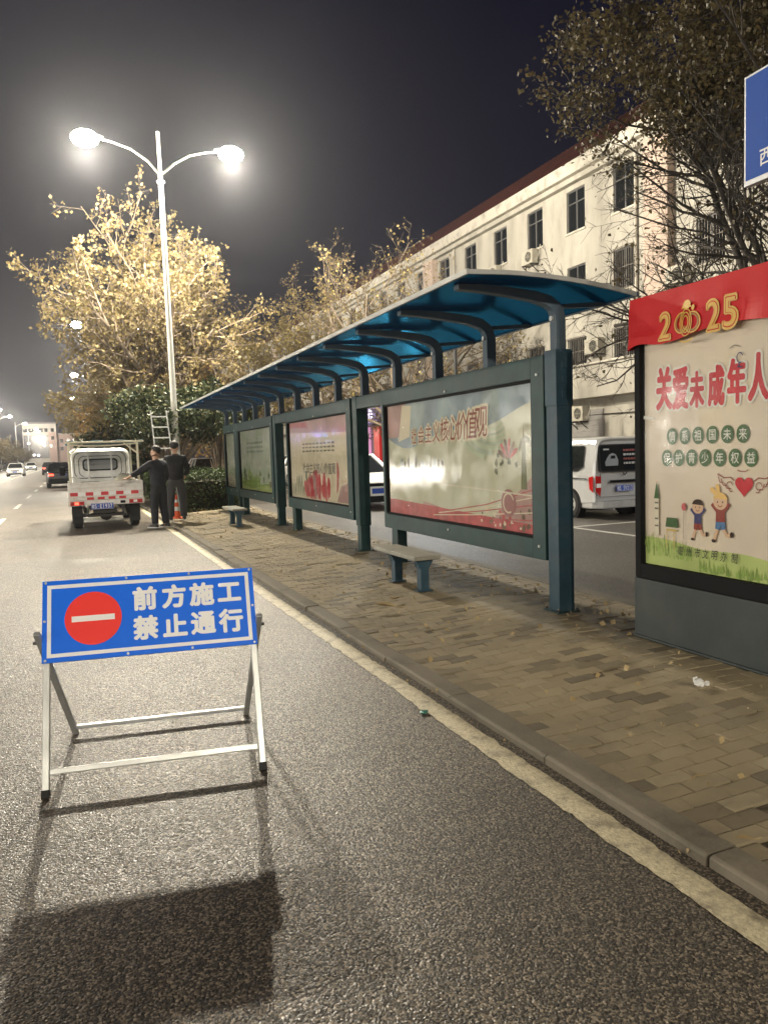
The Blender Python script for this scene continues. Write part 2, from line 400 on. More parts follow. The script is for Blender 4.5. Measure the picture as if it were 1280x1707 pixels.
for k in range(9):
    yy = 6.0+k*5.6; g.add([(8.35, yy-.05, .004), (FX-.05, yy-.05, .004), (FX-.05, yy+.05, .004), (8.35, yy+.05, .004)], [(0, 1, 2, 3)], whi)
struct(g, 'parking_markings', fixn=False)

# ================================================================== BUILDING
plaster = mat('cream_plaster', (.38, .36, .315), .8, var=.14, vscale=1.2, stretch=(1, 1, .35), dirt=(.17, .155, .13), dscale=1.5, damt=.5, bump=.2, bscale=25)
pinkish = mat('pinkish_plaster', (.46, .36, .30), .8, var=.12, dirt=(.28, .22, .18), dscale=1.0, damt=.5, bump=.2)
band = mat('stained_concrete_band', (.50, .47, .41), .85, dirt=(.16, .14, .12), dscale=2.5, damt=.8, bump=.3)
tile = mat('red_roof_tiles', (.065, .018, .014), .7, var=.35, vscale=3, bump=.5, bscale=12)
alu = mat('aluminium_window_frame', (.12, .12, .12), .5, .3)
bar_m = mat('rusty_window_bars', (.20, .18, .16), .6, .3)
shutter = mat('grey_shop_shutter', (.30, .29, .28), .5, .3, var=.15, stretch=(1, 1, 8), vscale=4)
BXX = 18.0
bld = empty('apartment_building', 'long cream plaster building with red tiled roof and rows of dark windows', 'building', (BXX, 10, 0))
Y0, Y1 = 0., 84.   # local y
win_y = [2.6, 5.3, 8.0]+[11.83+i*2.72 for i in range(27)]
win_y = [c for c in win_y if .9 < c < Y1-1]
floors = [(4.40, 5.50), (6.88, 8.18), (9.45, 10.98)]
zc = [0.12, 3.15]
ycuts = sorted(set([Y0, Y1]+[c-.56 for c in win_y]+[c+.56 for c in win_y]))
zcuts = [0, 4.40, 5.50, 6.80, 8.18, 9.45, 10.98, 11.35]
fl = [(1, 2), (3, 4), (5, 6)]
g = MB(); gv = {}
for j in range(len(zcuts)-1):
    for i in range(len(ycuts)-1):
        ya, yb, za, zb = ycuts[i], ycuts[i+1], zcuts[j], zcuts[j+1]
        ym = (ya+yb)/2
        if j in (1, 3, 5) and any(abs(ym-c) < .3 for c in win_y):
            d = .14
            for q in (((0, ya, za), (0, yb, za), (d, yb, za), (d, ya, za)), ((0, ya, zb), (d, ya, zb), (d, yb, zb), (0, yb, zb)), ((0, ya, za), (d, ya, za), (d, ya, zb), (0, ya, zb)), ((0, yb, za), (0, yb, zb), (d, yb, zb), (d, yb, za))):
                g.add(q, [(0, 1, 2, 3)], plaster)
            continue
        g.add([(0, ya, za), (0, ya, zb), (0, yb, zb), (0, yb, za)], [(0, 1, 2, 3)], plaster)
g.add([(0, Y0, 0), (9, Y0, 0), (9, Y0, 11.35), (0, Y0, 11.35)], [(0, 1, 2, 3)], plaster)
g.add([(0, Y1, 0), (0, Y1, 11.35), (9, Y1, 11.35), (9, Y1, 0)], [(0, 1, 2, 3)], plaster)
g.add([(9, Y0, 0), (9, Y1, 0), (9, Y1, 11.35), (9, Y0, 11.35)], [(0, 1, 2, 3)], plaster)
g.build('wall', bld, fixn=False)
g = MB(); g.box(-.45, .02, Y0-.3, Y1+.3, 11.35, 11.82, band); g.box(-.25, .02, Y0-.2, Y1+.2, 11.16, 11.348, plaster); g.build('eave', bld, bevel=.02)
g = MB(); g.add([(-.3, Y0-.3, 11.823), (-.3, Y1+.3, 11.823), (1.3, Y1+.3, 13.3), (1.3, Y0-.3, 13.3), (9.2, Y0-.3, 13.3), (9.2, Y1+.3, 13.3), (9.2, Y0-.3, 11.3), (9.2, Y1+.3, 11.3)],
                [(0, 3, 2, 1), (3, 4, 5, 2), (4, 6, 7, 5), (0, 6, 4, 3), (1, 2, 5, 7)], tile)
n = int((Y1-Y0)/.3)
for k in range(n): g.beam((-.3, Y0+k*.3, 11.85), (1.3, Y0+k*.3, 13.33), .09, .07, tile)
g.build('roof', bld)
g = MB(); g.box(-.62, -.003, Y0, Y1, 3.15, 4.30, plaster); g.box(-.72, -.003, Y0, Y1, 4.303, 4.38, band); g.build('canopy', bld, bevel=.015)
# pilasters
for c in (10.0, 26.79, 43.11, 59.43):
    q = MB(); q.box(-.30, .0, c-.55, c+.55, 4.383, 11.155, pinkish); q.build('pilaster', bld, bevel=.02)
# windows: prototype then copies
def make_window(h, bars, slide=False):
    p = MB(); wd = 1.12
    p.box(.095, .105, -wd/2+.04, wd/2-.04, .04, h-.04, dark_glass)
    o = p.build('window', bld)
    f = MB()
    for a, b, c_, d in ((-wd/2, -wd/2+.05, 0, h), (wd/2-.05, wd/2, 0, h), (-.03, .03, .05, h-.05), (-wd/2+.05, wd/2-.05, 0, .05), (-wd/2+.05, wd/2-.05, h-.05, h)):
        f.box(.06, .12, a, b, c_, d, alu)
    if h > 1.4: f.box(.062, .118, -wd/2+.05, wd/2-.05, h*.68, h*.68+.04, alu)
    f.build('frame', o)
    s_ = MB(); s_.box(-.06, .14, -wd/2-.06, wd/2+.06, -.07, -.002, band); s_.build('sill', o)
    if bars:
        b_ = MB()
        for k in range(11): b_.box(-.11, -.095, -wd/2+k*wd/10-.008, -wd/2+k*wd/10+.008, -.02, h+.02, bar_m)
        for zz in (-.02, h*.5, h): b_.box(-.115, -.09, -wd/2, wd/2, zz, zz+.02, bar_m)
        for a in (-wd/2, wd/2): b_.box(-.11, .02, a-.01, a+.01, h*.5, h*.5+.02, bar_m); b_.box(-.11, .02, a-.01, a+.01, h*.95, h*.95+.02, bar_m)
        b_.build('bars', o)
    return o
protos = {}
for fi, (z0, h) in enumerate(((4.40, 1.10), (6.80, 1.38), (9.45, 1.53))):
    for i, c in enumerate(win_y):
        bars = (fi == 0) or (fi == 1 and i % 3 != 1)
        k = (fi, bars)
        if k not in protos: protos[k] = make_window(h, bars); o = protos[k]
        else: o = copy_tree(protos[k], bld)
        o.location = (0, c, z0)
# shop front at street level
for k in range(14):
    q = MB(); yy = 1.2+k*5.9
    q.box(-.06, -.003, yy, yy+2.7, .12, 2.75, shutter)
    for j in range(13): q.box(-.085, -.062, yy, yy+2.7, .16+j*.2, .24+j*.2, shutter)
    q.build('shutter', bld)
q = MB(); q.tube([(-.06, Y0+2, 2.55), (-.08, Y0+8, 2.50), (-.06, Y0+14, 2.56), (-.08, Y0+24, 2.5), (-.06, Y0+40, 2.55)], .018, 5, black); q.build('cable', bld)
for c in (11.15, 24.2, 46): 
    q = MB(); q.tube([(-.09, c, 4.39), (-.09, c, 11.15)], .05, 8, band); q.build('drainpipe', bld)

# air conditioners hung on the wall
ac_white = mat('yellowed_ac_casing', (.40, .38, .32), .5, dirt=(.35, .31, .25), dscale=5, damt=.5)
def make_ac():
    t = empty('air_conditioner', 'x', 'air conditioner', group='air conditioner units on the building wall')
    q = MB(); q.box(-.36, -.06, -.39, .39, 0, .56, ac_white); q.build('casing', t, bevel=.02)
    q = MB(); q.prism([(-.10+.21*math.cos(2*PI*k/24), .28+.21*math.sin(2*PI*k/24)) for k in range(24)], 'x', -.363, -.355, black); q.build('fan_opening', t)
    q = MB()
    for r in (.06, .11, .16, .205): q.tube([(-.372, -.10+r*math.cos(2*PI*k/20), .28+r*math.sin(2*PI*k/20)) for k in range(21)], .006, 4, ac_white, cap=False)
    for k in range(6): q.tube([(-.372, -.10, .28), (-.372, -.10+.21*math.cos(PI*k/3), .28+.21*math.sin(PI*k/3))], .005, 4, ac_white)
    q.build('fan_guard', t)
    for s in (-.3, .3):
        q = MB(); q.box(-.40, 0, s-.02, s+.02, -.045, -.002, steel_dark); q.beam((-.36, s, -.04), (0, s, -.34), .03, .03, steel_dark); q.build('bracket', t)
    q = MB(); q.tube([(-.2, -.39, .15), (-.2, -.46, .05), (-.12, -.5, .3), (-.03, -.5, .7)], .02, 6, ac_white); q.build('hose', t)
    return t
ac0 = make_ac()
acs = [(27.35, 8.84, 'cream air conditioner under the top floor window nearest the shelter roof corner'),
       (30.2, 8.84, 'cream air conditioner half hidden by the shelter roof under a top floor window'),
       (23.25, 4.72, 'cream air conditioner with round fan between two barred windows above the canopy'),
       (24.2, 2.35, 'grey air conditioner hung below the canopy over the parked white van'),
       (19.1, 6.35, 'air conditioner beside the barred window just above the red banner'),
       (33.0, 8.75, 'small air conditioner under a far top floor window beyond the shelter roof')]
for i, (yy, z, lab) in enumerate(acs):
    o = ac0 if i == 0 else copy_tree(ac0)
    o.location = (BXX-.003 if z > 4.5 or z < 3 else BXX, yy, z); o['label'] = lab

# ================================================================== BUS SHELTER
PX = 3.77                      # plane of the posts
roof_m = bpy.data.materials.new('blue_roof_sheet')
_t, _b = nodes_of(roof_m)
_b.inputs['Base Color'].default_value = (.012, .22, .40, 1); _b.inputs['Roughness'].default_value = .2; _b.inputs['Metallic'].default_value = .9; _b.inputs['Specular Tint'].default_value = (.10, .62, .95, 1)
_nn = _t.nodes.new('ShaderNodeTexNoise'); _nn.inputs['Scale'].default_value = 1.3; _nn.inputs['Detail'].default_value = 3
_bp = _t.nodes.new('ShaderNodeBump'); _bp.inputs['Strength'].default_value = .12; _bp.inputs['Distance'].default_value = .05
_gc = _t.nodes.new('ShaderNodeTexCoord'); _t.links.new(_gc.outputs['Object'], _nn.inputs['Vector']); _t.links.new(_nn.outputs['Fac'], _bp.inputs['Height']); _t.links.new(_bp.outputs[0], _b.inputs['Normal'])
_tl = _t.nodes.new('ShaderNodeBsdfTranslucent'); _tl.inputs[0].default_value = (.006, .16, .30, 1)
_mx = _t.nodes.new('ShaderNodeMixShader'); _mx.inputs[0].default_value = .34
_t.links.new(_b.outputs[0], _mx.inputs[1]); _t.links.new(_tl.outputs[0], _mx.inputs[2]); _t.links.new(_mx.outputs[0], _t.nodes['Material Output'].inputs[0])
trim_m = mat('pale_roof_trim', (.42, .42, .40), .45, .3, var=.15)
she = empty('bus_shelter', 'long teal bus shelter with curved blue roof and large poster cases', 'bus shelter', (PX, 5.4, .1))
# local frame: x from the post plane, y from the first post, z from the pavement
posts = [0, 4.72, 9.30, 13.0]
for i, yy in enumerate(posts):
    q = MB()
    if i == 0: q.box(-.075, .075, -.075, .075, 0, 2.17, blue_post)
    else: q.box(-.07, .07, -.07, .07, 0, 2.15, teal); q.box(-.085, .085, -.085, .085, .36, 2.165, teal)
    if i == 0:
        q.box(-.082, .082, -.082, .082, 1.72, 2.175, blue_post)
        for zz in (1.78, 1.9, 2.02): q.box(-.03, .05, -.088, -.0822, zz, zz+.06, blue_post)
    q.box(-.11, .11, -.11, .11, -.004, .012, teal)
    for sx in (-.09, .09):
        for sy in (-.09, .09): q.tube([(sx, sy, .012), (sx, sy, .03)], .012, 6, steel_dark)
    q.v = [(a, b+yy, c) for a, b, c in q.v]
    q.build('post', she, bevel=.006)

cream = mat('poster_cream', (.66, .59, .42), .4, spec=.12); pale = mat('poster_pale', (.62, .57, .44), .4, spec=.12)
p_sky = mat('poster_blue_grey', (.25, .32, .36), .45, spec=.12, var=.3, vscale=2.2, dirt=(.48, .56, .48), dscale=1.6, damt=.8)
p_sand = mat('poster_sand', (.50, .49, .34), .45, spec=.12, var=.12, vscale=2, dirt=(.58, .60, .50), dscale=1.8, damt=.7)
p_pink = mat('poster_rose', (.40, .25, .22), .45, spec=.12, var=.2, vscale=3, dirt=(.60, .44, .37), dscale=2.2, damt=.7)
p_brown = mat('poster_brown', (.19, .13, .085), .45, spec=.12, var=.3, vscale=6)
p_maroon = mat('poster_maroon', (.24, .045, .03), .4, spec=.12)
p_red = mat('poster_red', (.48, .03, .04), .4, spec=.12, var=.15)
p_rose2 = mat('poster_soft_red', (.46, .10, .10), .45, spec=.12, var=.25, vscale=9)
p_green = mat('poster_green', (.055, .12, .04), .4, spec=.12, var=.2)
p_grass = mat('poster_grass', (.26, .38, .09), .45, spec=.12, var=.35, vscale=7, stretch=(1, 3, 1))
p_lime = mat('poster_lime', (.42, .50, .17), .45, spec=.12, var=.15)
p_lime_pale = mat('poster_pale_lime', (.46, .52, .36), .45, spec=.12); p_pink_dk = mat('poster_dusk_rose', (.34, .16, .15), .45, spec=.12)
p_mist = mat('poster_mist_green', (.40, .46, .34), .45, spec=.12, var=.18, vscale=1.5, dirt=(.56, .58, .46), dscale=1.0, damt=.8)
p_white = mat('poster_white', (.70, .68, .60), .4, spec=.12); p_ink = mat('poster_ink', (.03, .035, .03), .4, spec=.12)
p_grey = mat('poster_grey_text', (.16, .15, .12), .4, spec=.12); p_olive = mat('poster_olive', (.13, .14, .06), .45, spec=.12, var=.3)
p_yell = mat('poster_yellow', (.55, .40, .10), .4, spec=.12); p_blue = mat('poster_blue', (.08, .17, .32), .4, spec=.12); p_navy = mat('poster_navy', (.05, .05, .14), .4, spec=.12)
p_skin = mat('poster_skin', (.60, .40, .26), .4, spec=.12); p_hair = mat('poster_hair', (.04, .022, .015), .4, spec=.12); p_gold = mat('poster_gold', (.62, .37, .06), .35)

def wavy(u0, u1, v0, f, n=30): return [(u0, v0), (u1, v0)]+[(u1-(u1-u0)*i/n, f(u1-(u1-u0)*i/n)) for i in range(n+1)]
def splat(a, u, v, r, m, rg, n=14, k=.35): a.poly([(u+r*(1+rg.uniform(-k, k))*math.cos(2*PI*i/n), v+r*(1+rg.uniform(-k, k))*math.sin(2*PI*i/n)) for i in range(n)], m)
def petal(a, u, v, l, wd, ang, m):
    pts = []
    for i in range(16):
        t = 2*PI*i/16; x, y_ = wd/2*math.sin(t)*(1-.3*math.cos(t)), l/2-l/2*math.cos(t)
        pts.append((u+x*math.cos(ang)-y_*math.sin(ang), v+x*math.sin(ang)+y_*math.cos(ang)))
    a.poly(pts, m)

def art_one(a, W, H, rg):
    a.poly([(0, 0), (W, 0), (W, H), (0, H)], p_sand); a.up()
    a.poly(wavy(0, W, H, lambda u: H*(.74-.10*math.sin(u*1.3+.4)-.05*math.sin(u*3.1))), p_sky); a.up()
    a.poly([(0, H*.70), (W*.10, H*.70), (W*.17, H), (0, H)], p_pink); a.up()
    a.poly([(W*.10, H*.66), (W*.2, H*.7), (W*.22, H*.97), (W*.14, H*.98)], cream); a.up()
    a.poly(wavy(W*.3, W, 0, lambda u: H*(.10+.05*math.sin(u*2))+.30*H*max(0, (u-W*.72)/(W*.28))**1.2), p_pink)
    a.poly([(0, 0), (W, 0), (W, H*.07), (0, H*.14)], p_rose2); a.up()
    for k in range(26): splat(a, W*rg.uniform(.70, .99), H*rg.uniform(.03, .16), rg.uniform(.012, .035), rg.choice([p_brown, p_rose2, cream]), rg)
    a.up()
    # tower and flowers on the right
    a.poly([(W*.925, H*.30), (W*.955, H*.30), (W*.948, H*.62), (W*.932, H*.62)], p_olive); a.poly([(W*.938, H*.62), (W*.943, H*.62), (W*.9405, H*.77)], p_brown)
    a.arc(W*.95, H*.57, .10, 10, 190, .02, p_olive); a.arc(W*.95, H*.57, .07, 10, 190, .012, p_brown)
    for ang in (-60, -35, -10, 15, 40, 65): petal(a, W*.86, H*.50, .20, .045, R(ang), p_brown if ang % 2 else p_rose2)
    for k in range(9): splat(a, W*rg.uniform(.78, .92), H*rg.uniform(.40, .55), rg.uniform(.012, .03), p_olive, rg)
    for k in range(7): a.arc(W*.78, H*.80, .20+.085*k, 150+8*k, 330-12*k, .022+.004*k, p_mist if k % 2 else p_lime_pale, ry=.12+.045*k)
    for k in range(5): a.stroke([(W*(.36+.02*k), H*(.03+.012*k)), (W*(.62+.03*k), H*(.055+.03*k)), (W*.98, H*(.10+.05*k))], .010, cream if k % 2 else p_rose2)
    a.circle(W*.86, H*.20, .13, p_pink_dk); a.arc(W*.86, H*.20, .09, 20, 300, .016, cream)
    a.stroke([(W*.45, H*.30+0), (W*.7, H*.285), (W, H*.26)], .014, pale)
    for k in range(12): a.poly([(W*(.12+.03*k), H*.42), (W*(.12+.03*k)+.05, H*.42), (W*(.12+.03*k)+.05, H*(.46+rg.uniform(0, .08))), (W*(.12+.03*k), H*(.46+rg.uniform(0, .06)))], p_grey if k % 3 else p_sky)
    a.up(); a.up()
    s_ = '社会主义核心价值观'; x = W*.22
    for i, ch in enumerate(s_):
        h = .19+.018*i; u = W*.24+i*.185+(.012*i)*1.2
        a.d += 0; a.text(ch, u, H*.70+.012*i, h, cream, bold=.09, sx=.8, shear=.10, tall=None)
    a.up(); a.up()
    for i, ch in enumerate(s_):
        h = .19+.018*i; u = W*.24+i*.185+(.012*i)*1.2
        a.text(ch, u, H*.70+.012*i, h, p_maroon, bold=.012, sx=.8, shear=.10)
def art_two(a, W, H, rg):
    a.poly([(0, 0), (W, 0), (W, H), (0, H)], cream); a.up()
    a.poly([(0, H*.86), (W, H*.80), (W, H), (0, H)], p_pink); a.up()
    a.poly([(0, H*.93), (W*.35, H*.9), (W*.33, H*.97), (0, H)], p_rose2)
    for k in range(9): petal(a, W*(.04+.035*k), H*.02, rg.uniform(.2, .42), .06, R(rg.uniform(-6, 6)), p_green if k % 2 else p_olive)
    for k in range(34): petal(a, W*rg.uniform(.26, .70), H*rg.uniform(.0, .06), rg.uniform(.22, .56)*(1-abs(rg.random()-.5)*.5), .15, R(rg.uniform(-22, 22)), rg.choice([p_red, p_red, p_rose2, p_pink]))
    a.up()
    for k in range(5): petal(a, W*.80+.03*k, H*(.12+.05*k), .22, .08, R(10*k-20), p_rose2)
    petal(a, W*.30, H*.22, .2, .09, 0, p_green)
    a.poly([(W*.80, H*.02), (W*.985, H*.02), (W*.985, H*.26), (W*.86, H*.2)], p_pink)
    a.up()
    for i, ch in enumerate('社会主义核心价值观'): a.text(ch, W*.27+i*.20, H*.40, .19, p_grey, bold=.01)
    for i in range(9):
        for j in range(3): a.poly([(W*.27+i*.2-.07, H*(.60+.045*j)), (W*.27+i*.2+.07, H*(.60+.045*j)), (W*.27+i*.2+.07, H*(.62+.045*j)), (W*.27+i*.2-.07, H*(.62+.045*j))], p_grey if (i+j) % 3 else p_olive)
def art_three(a, W, H, rg):
    a.poly([(0, 0), (W, 0), (W, H), (0, H)], p_mist); a.up()
    a.poly(wavy(0, W, 0, lambda u: H*(.16+.05*math.sin(u*1.7)+.03*math.sin(u*5+1))), p_grass); a.up()
    a.poly(wavy(0, W, 0, lambda u: H*(.07+.03*math.sin(u*2.4+2))), p_lime); a.up()
    for k in range(16): splat(a, W*rg.uniform(0, 1), H*rg.uniform(.12, .30), rg.uniform(.05, .15), rg.choice([p_grass, p_green, p_olive]), rg, k=.5)
    a.up()
    for r_ in range(3):
        for i in range(8): a.poly([(W*(.25+.065*i)-.06, H*(.62+.07*r_)), (W*(.25+.065*i)+.06, H*(.62+.07*r_)), (W*(.25+.065*i)+.06, H*(.655+.07*r_)), (W*(.25+.065*i)-.06, H*(.655+.07*r_))], p_green)
def art_four(a, W, H, rg):
    a.poly([(0, 0), (W, 0), (W, H), (0, H)], p_mist); a.up(); a.poly(wavy(0, W, 0, lambda u: H*(.2+.04*math.sin(u*4))), pale)

ZB, ZT = .42, 2.15             # case bottom and top above the pavement
def case(y0, y1, art, rg, name='poster_case'):
    xf, xb = -.085, .085; iy0, iy1, iz0, iz1 = y0+.19, y1-.06, ZB+.175, ZT-.185
    q = MB()
    q.box(xf, xb, y0, iy0, ZB, ZT, teal); q.box(xf, xb, iy1, y1, ZB, ZT, teal)
    q.box(xf, xb, iy0, iy1, ZB, iz0, teal); q.box(xf, xb, iy0, iy1, iz1, ZT, teal)
    q.box(-.02, .03, iy0, iy1, iz0, iz1, teal)
    fr = q.build(name, she, bevel=.004)
    q = MB()
    for a_, b_, c_, d_ in ((iy0, iy0+.022, iz0, iz1), (iy1-.022, iy1, iz0, iz1), (iy0+.022, iy1-.022, iz0, iz0+.022), (iy0+.022, iy1-.022, iz1-.022, iz1)): q.box(xf+.012, -.021, a_, b_, c_, d_, black)
    q.build('gasket', fr)
    W, H = iy1-iy0-.02, iz1-iz0-.02
    q = MB(); a = Art(q, lambda u, v, d: (-.028-d, iy1-.01-u, iz0+.01+v)); art(a, W, H, rg)
    q.box(-.028, -.0205, iy0+.002, iy1-.002, iz0+.002, iz1-.002, pale)
    q.build('poster', fr, fixn=False)
    q = MB(); q.box(-.052, -.048, iy0+.003, iy1-.003, iz0+.003, iz1-.003, clear); q.build('glass_pane', fr)
    for yy in (y0+.09, (y0+y1)/2):
        for zz in (iz1+.03, iz0-.06): q = MB(); q.tube([(xf-.012, yy, zz), (xf, yy, zz)], .012, 8, galv); q.build('lock', fr)
rg = random.Random(11)
cases = [(.10, 3.72, art_one), (4.90, 8.42, art_two), (9.48, 12.86, art_three), (13.10, 14.6, art_four)]
for y0, y1, a in cases: case(y0, y1, a, rg)
for yy in (3.45, 8.15, 12.6, 14.45):
    q = MB(); q.box(-.065, .065, yy-.09, yy+.09, 0, ZB-.003, teal); q.box(-.09, .09, yy-.12, yy+.12, -.004, .012, teal); q.build('leg', she, bevel=.006)
for y0, y1 in ((3.723, 4.632), (8.423, 9.212), (12.863, 12.912)):
    q = MB(); q.box(-.08, .08, y0, y1, ZT-.17, ZT-.004, teal); q.build('top_rail', she, bevel=.004)
# struts and curved arms under the roof
strut_y = [0, 1.12, 2.24, 3.36, 4.50, 5.62, 6.74, 7.86, 8.98, 10.1, 11.2, 12.3, 13.4, 14.5]
for yy in strut_y:
    q = MB()
    q.ribbon([(0, yy, 2.152), (0, yy, 2.40), (-.008, yy, 2.47), (-.04, yy, 2.525), (-.10, yy, 2.565), (-.25, yy, 2.60), (-.5, yy, 2.625), (-.75, yy, 2.638), (-.93, yy, 2.64)],
             .085, [.10, .10, .10, .095, .09, .08, .07, .055, .045], slate, (0, 1, 0))
    q.build('strut', she, bevel=.006, smooth=False)
    q = MB(); q.beam((.03, yy, 2.53), (.46, yy, 2.565), .04, .035, slate); q.build('roof_rib', she)
    q = MB(); q.tube([(-.07, yy, 2.43), (-.05, yy, 2.43)], .022, 10, galv); q.build('cap_nut', she)
prof = []
for i in range(15):
    t = i/14; x = -1.03+t*1.50
    prof.append((x, 2.672-.105*max(0, t-.22)**2/.61+(-.012*(.22-t)/.22 if t < .22 else 0)))
RY0, RY1 = -.38, 15.3
q = MB()
n = 28
ys = [RY0+(RY1-RY0)*i/n for i in range(n+1)]
v = [(x, yy, z) for yy in ys for x, z in prof]+[(x, yy, z+.008) for yy in ys for x, z in prof]
k = len(prof); o2 = len(ys)*k; f = []
for i in range(n):
    for j in range(k-1):
        a_ = i*k+j; f.append((a_, a_+1, a_+k+1, a_+k)); f.append((o2+a_, o2+a_+k, o2+a_+k+1, o2+a_+1))
for j in range(k-1): f.append((j, o2+j, o2+j+1, j+1)); b_ = n*k+j; f.append((b_, b_+1, o2+b_+1, o2+b_))
for i in range(n): f.append((i*k, (i+1)*k, o2+(i+1)*k, o2+i*k)); c_ = i*k+k-1; f.append((c_, o2+c_, o2+c_+k, c_+k))
q.add(v, f, roof_m); q.build('roof', she, smooth=False)
q = MB()
q.box(prof[0][0]-.022, prof[0][0]-.001, RY0-.02, RY1+.02, prof[0][1]-.012, prof[0][1]+.026, trim_m)
q.box(prof[-1][0]+.001, prof[-1][0]+.02, RY0-.02, RY1+.02, prof[-1][1]-.012, prof[-1][1]+.024, slate)
for yy in (RY0-.02, RY1+.001): q.ribbon([(x, yy+.0095, z+.006) for x, z in prof], .019, .032, trim_m, (0, 1, 0))
q.build('roof_trim', she)
# benches standing in front of the shelter
bench_top = mat('worn_grey_bench_slab', (.26, .25, .21), .6, var=.15, dirt=(.13, .12, .10), dscale=4, damt=.6, bump=.2)
def make_bench():
    t = empty('bench', 'low grey slab bench on two blue steel legs by the nearest poster case', 'bench', (3.17, 7.12, .1), 0, 'benches in the bus shelter')
    q = MB(); q.box(-.145, .145, -.36, .74, .315, .355, bench_top); q.build('seat', t, bevel=.008)
    for yy in (-.24, .42):
        q = MB(); q.prism([(-.045, 0), (.045, 0), (.045, .22), (.10, .312), (-.10, .312), (-.045, .22)], 'y', yy-.05, yy+.05, blue_post); q.box(-.08, .08, yy-.07, yy+.07, -.003, .008, blue_post); q.build('leg', t, bevel=.006)
    return t
b0 = make_bench()
b1 = copy_tree(b0); b1.location = (3.0, 15.3, .1); b1['label'] = 'far dark bench at the end of the shelter near the hedge'

# ================================================================== POSTER STAND WITH BANNER
box_grey = mat('dark_grey_green_plinth', (.026, .036, .036), .55, var=.2, dirt=(.055, .052, .045), dscale=3, damt=.5, bump=.1)
TX = 3.72
st = empty('advertising_stand', 'tall lightless poster stand with dark plinth beside the shelter', 'poster stand', (TX, 3.79, .1))
# local: y spans -.62 .. .64 (far edge), front face at x = 0
q = MB(); q.box(.0, .30, -.62, .645, 0, .43, box_grey); q.box(-.015, .315, -.63, .655, -.003, .02, box_grey); q.build('plinth', st, bevel=.01)
q = MB()
for a_, b_, c_, d_ in ((-.60, -.53, .432, 2.36), (.575, .63, .432, 2.36), (-.53, .575, .432, .535), (-.53, .575, 2.12, 2.36)): q.box(.0, .28, a_, b_, c_, d_, black)
q.box(.05, .25, -.53, .575, .535, 2.12, black)
q.build('case', st, bevel=.005)
q = MB(); W, H = 1.10, 1.58
U = lambda wy, wz: (.57-(wy-3.79), wz-.1-.537)       # measured place on the art (y, z) -> panel coordinates
a = Art(q, lambda u, v, d: (.045-d*1.0, .57-u, .537+v), step=.0007)
paper = mat('creased_poster_paper', (.66, .57, .45), .5, spec=.12, var=.10, vscale=1.6, dirt=(.66, .56, .32), dscale=1.4, damt=.8)
q.box(.045, .0495, -.528, .573, .537, 2.118, paper)
a.poly([(0, 0), (W, 0), (W, H), (0, H)], paper); a.up()
a.poly(wavy(0, W, 0, lambda u: .19-.05*u+.01*math.sin(9*u)), p_lime)
a.up()
rg = random.Random(3)
for k in range(150):
    u = rg.uniform(0, .45)**1.0; h = rg.uniform(.04, .13)*(1-.8*u); b = .06+rg.uniform(0, .09)*(1-u); a.poly([(u-.006, b), (u+.006, b), (u+rg.uniform(-.012, .012), b+h)], p_grass if k % 3 else p_lime)
for k in range(60):
    u = rg.uniform(.5, 1.09); b = rg.uniform(0, .03); a.poly([(u-.008, b), (u+.008, b), (u+rg.uniform(-.01, .01), b+rg.uniform(.03, .09))], p_grass)
a.up()
def at(wy, wz): return U(wy, wz)
title = list(zip('关爱未成年人', [(4.165, 1.855, .30), (4.015, 1.845, .29), (3.87, 1.825, .24), (3.71, 1.835, .26), (3.55, 1.85, .28), (3.39, 1.86, .29)]))
for ch, (yy, zz, h) in title: u, v = at(yy, zz); a.text(ch, u, v, h, p_white, bold=.085, sx=.50)
a.up(); a.up()
for ch, (yy, zz, h) in title: u, v = at(yy, zz); a.text(ch, u, v, h, p_red, bold=.045, sx=.50)
for row, ys_, z in (('情系祖国未来', (4.09, 3.975, 3.86, 3.74, 3.62, 3.50), 1.53), ('保护青少年权益', (4.14, 4.03, 3.915, 3.80, 3.68, 3.56, 3.44), 1.385)):
    for ch, yy in zip(row, ys_): u, v = at(yy, z); a.circle(u, v, .050, p_green, .056)
a.up()
for row, ys_, z in (('情系祖国未来', (4.09, 3.975, 3.86, 3.74, 3.62, 3.50), 1.53), ('保护青少年权益', (4.14, 4.03, 3.915, 3.80, 3.68, 3.56, 3.44), 1.385)):
    for ch, yy in zip(row, ys_): u, v = at(yy, z); a.text(ch, u, v, .075, p_white, bold=.01, sx=.85)
# heart with wings
hu, hv = at(3.49, 1.215)
pts = []
for i in range(36):
    t = 2*PI*i/36; pts.append((hu+.068*math.sin(t)**3, hv+.0043*(13*math.cos(t)-5*math.cos(2*t)-2*math.cos(3*t)-math.cos(4*t))))
a.poly(pts, p_red)
for s_ in (-1, 1):
    b = hu+s_*.075
    a.stroke([(b, hv+.03), (b+s_*.03, hv+.05), (b+s_*.08, hv+.045), (b+s_*.13, hv+.07)], .006, p_maroon)
    for k in range(4): a.stroke([(b+s_*(.13-.028*k), hv+.07-.028*k), (b+s_*(.115-.028*k), hv+.02-.02*k), (b+s_*(.085-.024*k), hv+.012-.016*k)], .005, p_maroon)
    a.arc(b+s_*.035, hv-.0, .022, 0, 300, .005, p_maroon)
a.arc(*at(3.50, 1.315), .04, 190, 360, .005, p_maroon, ry=.014)
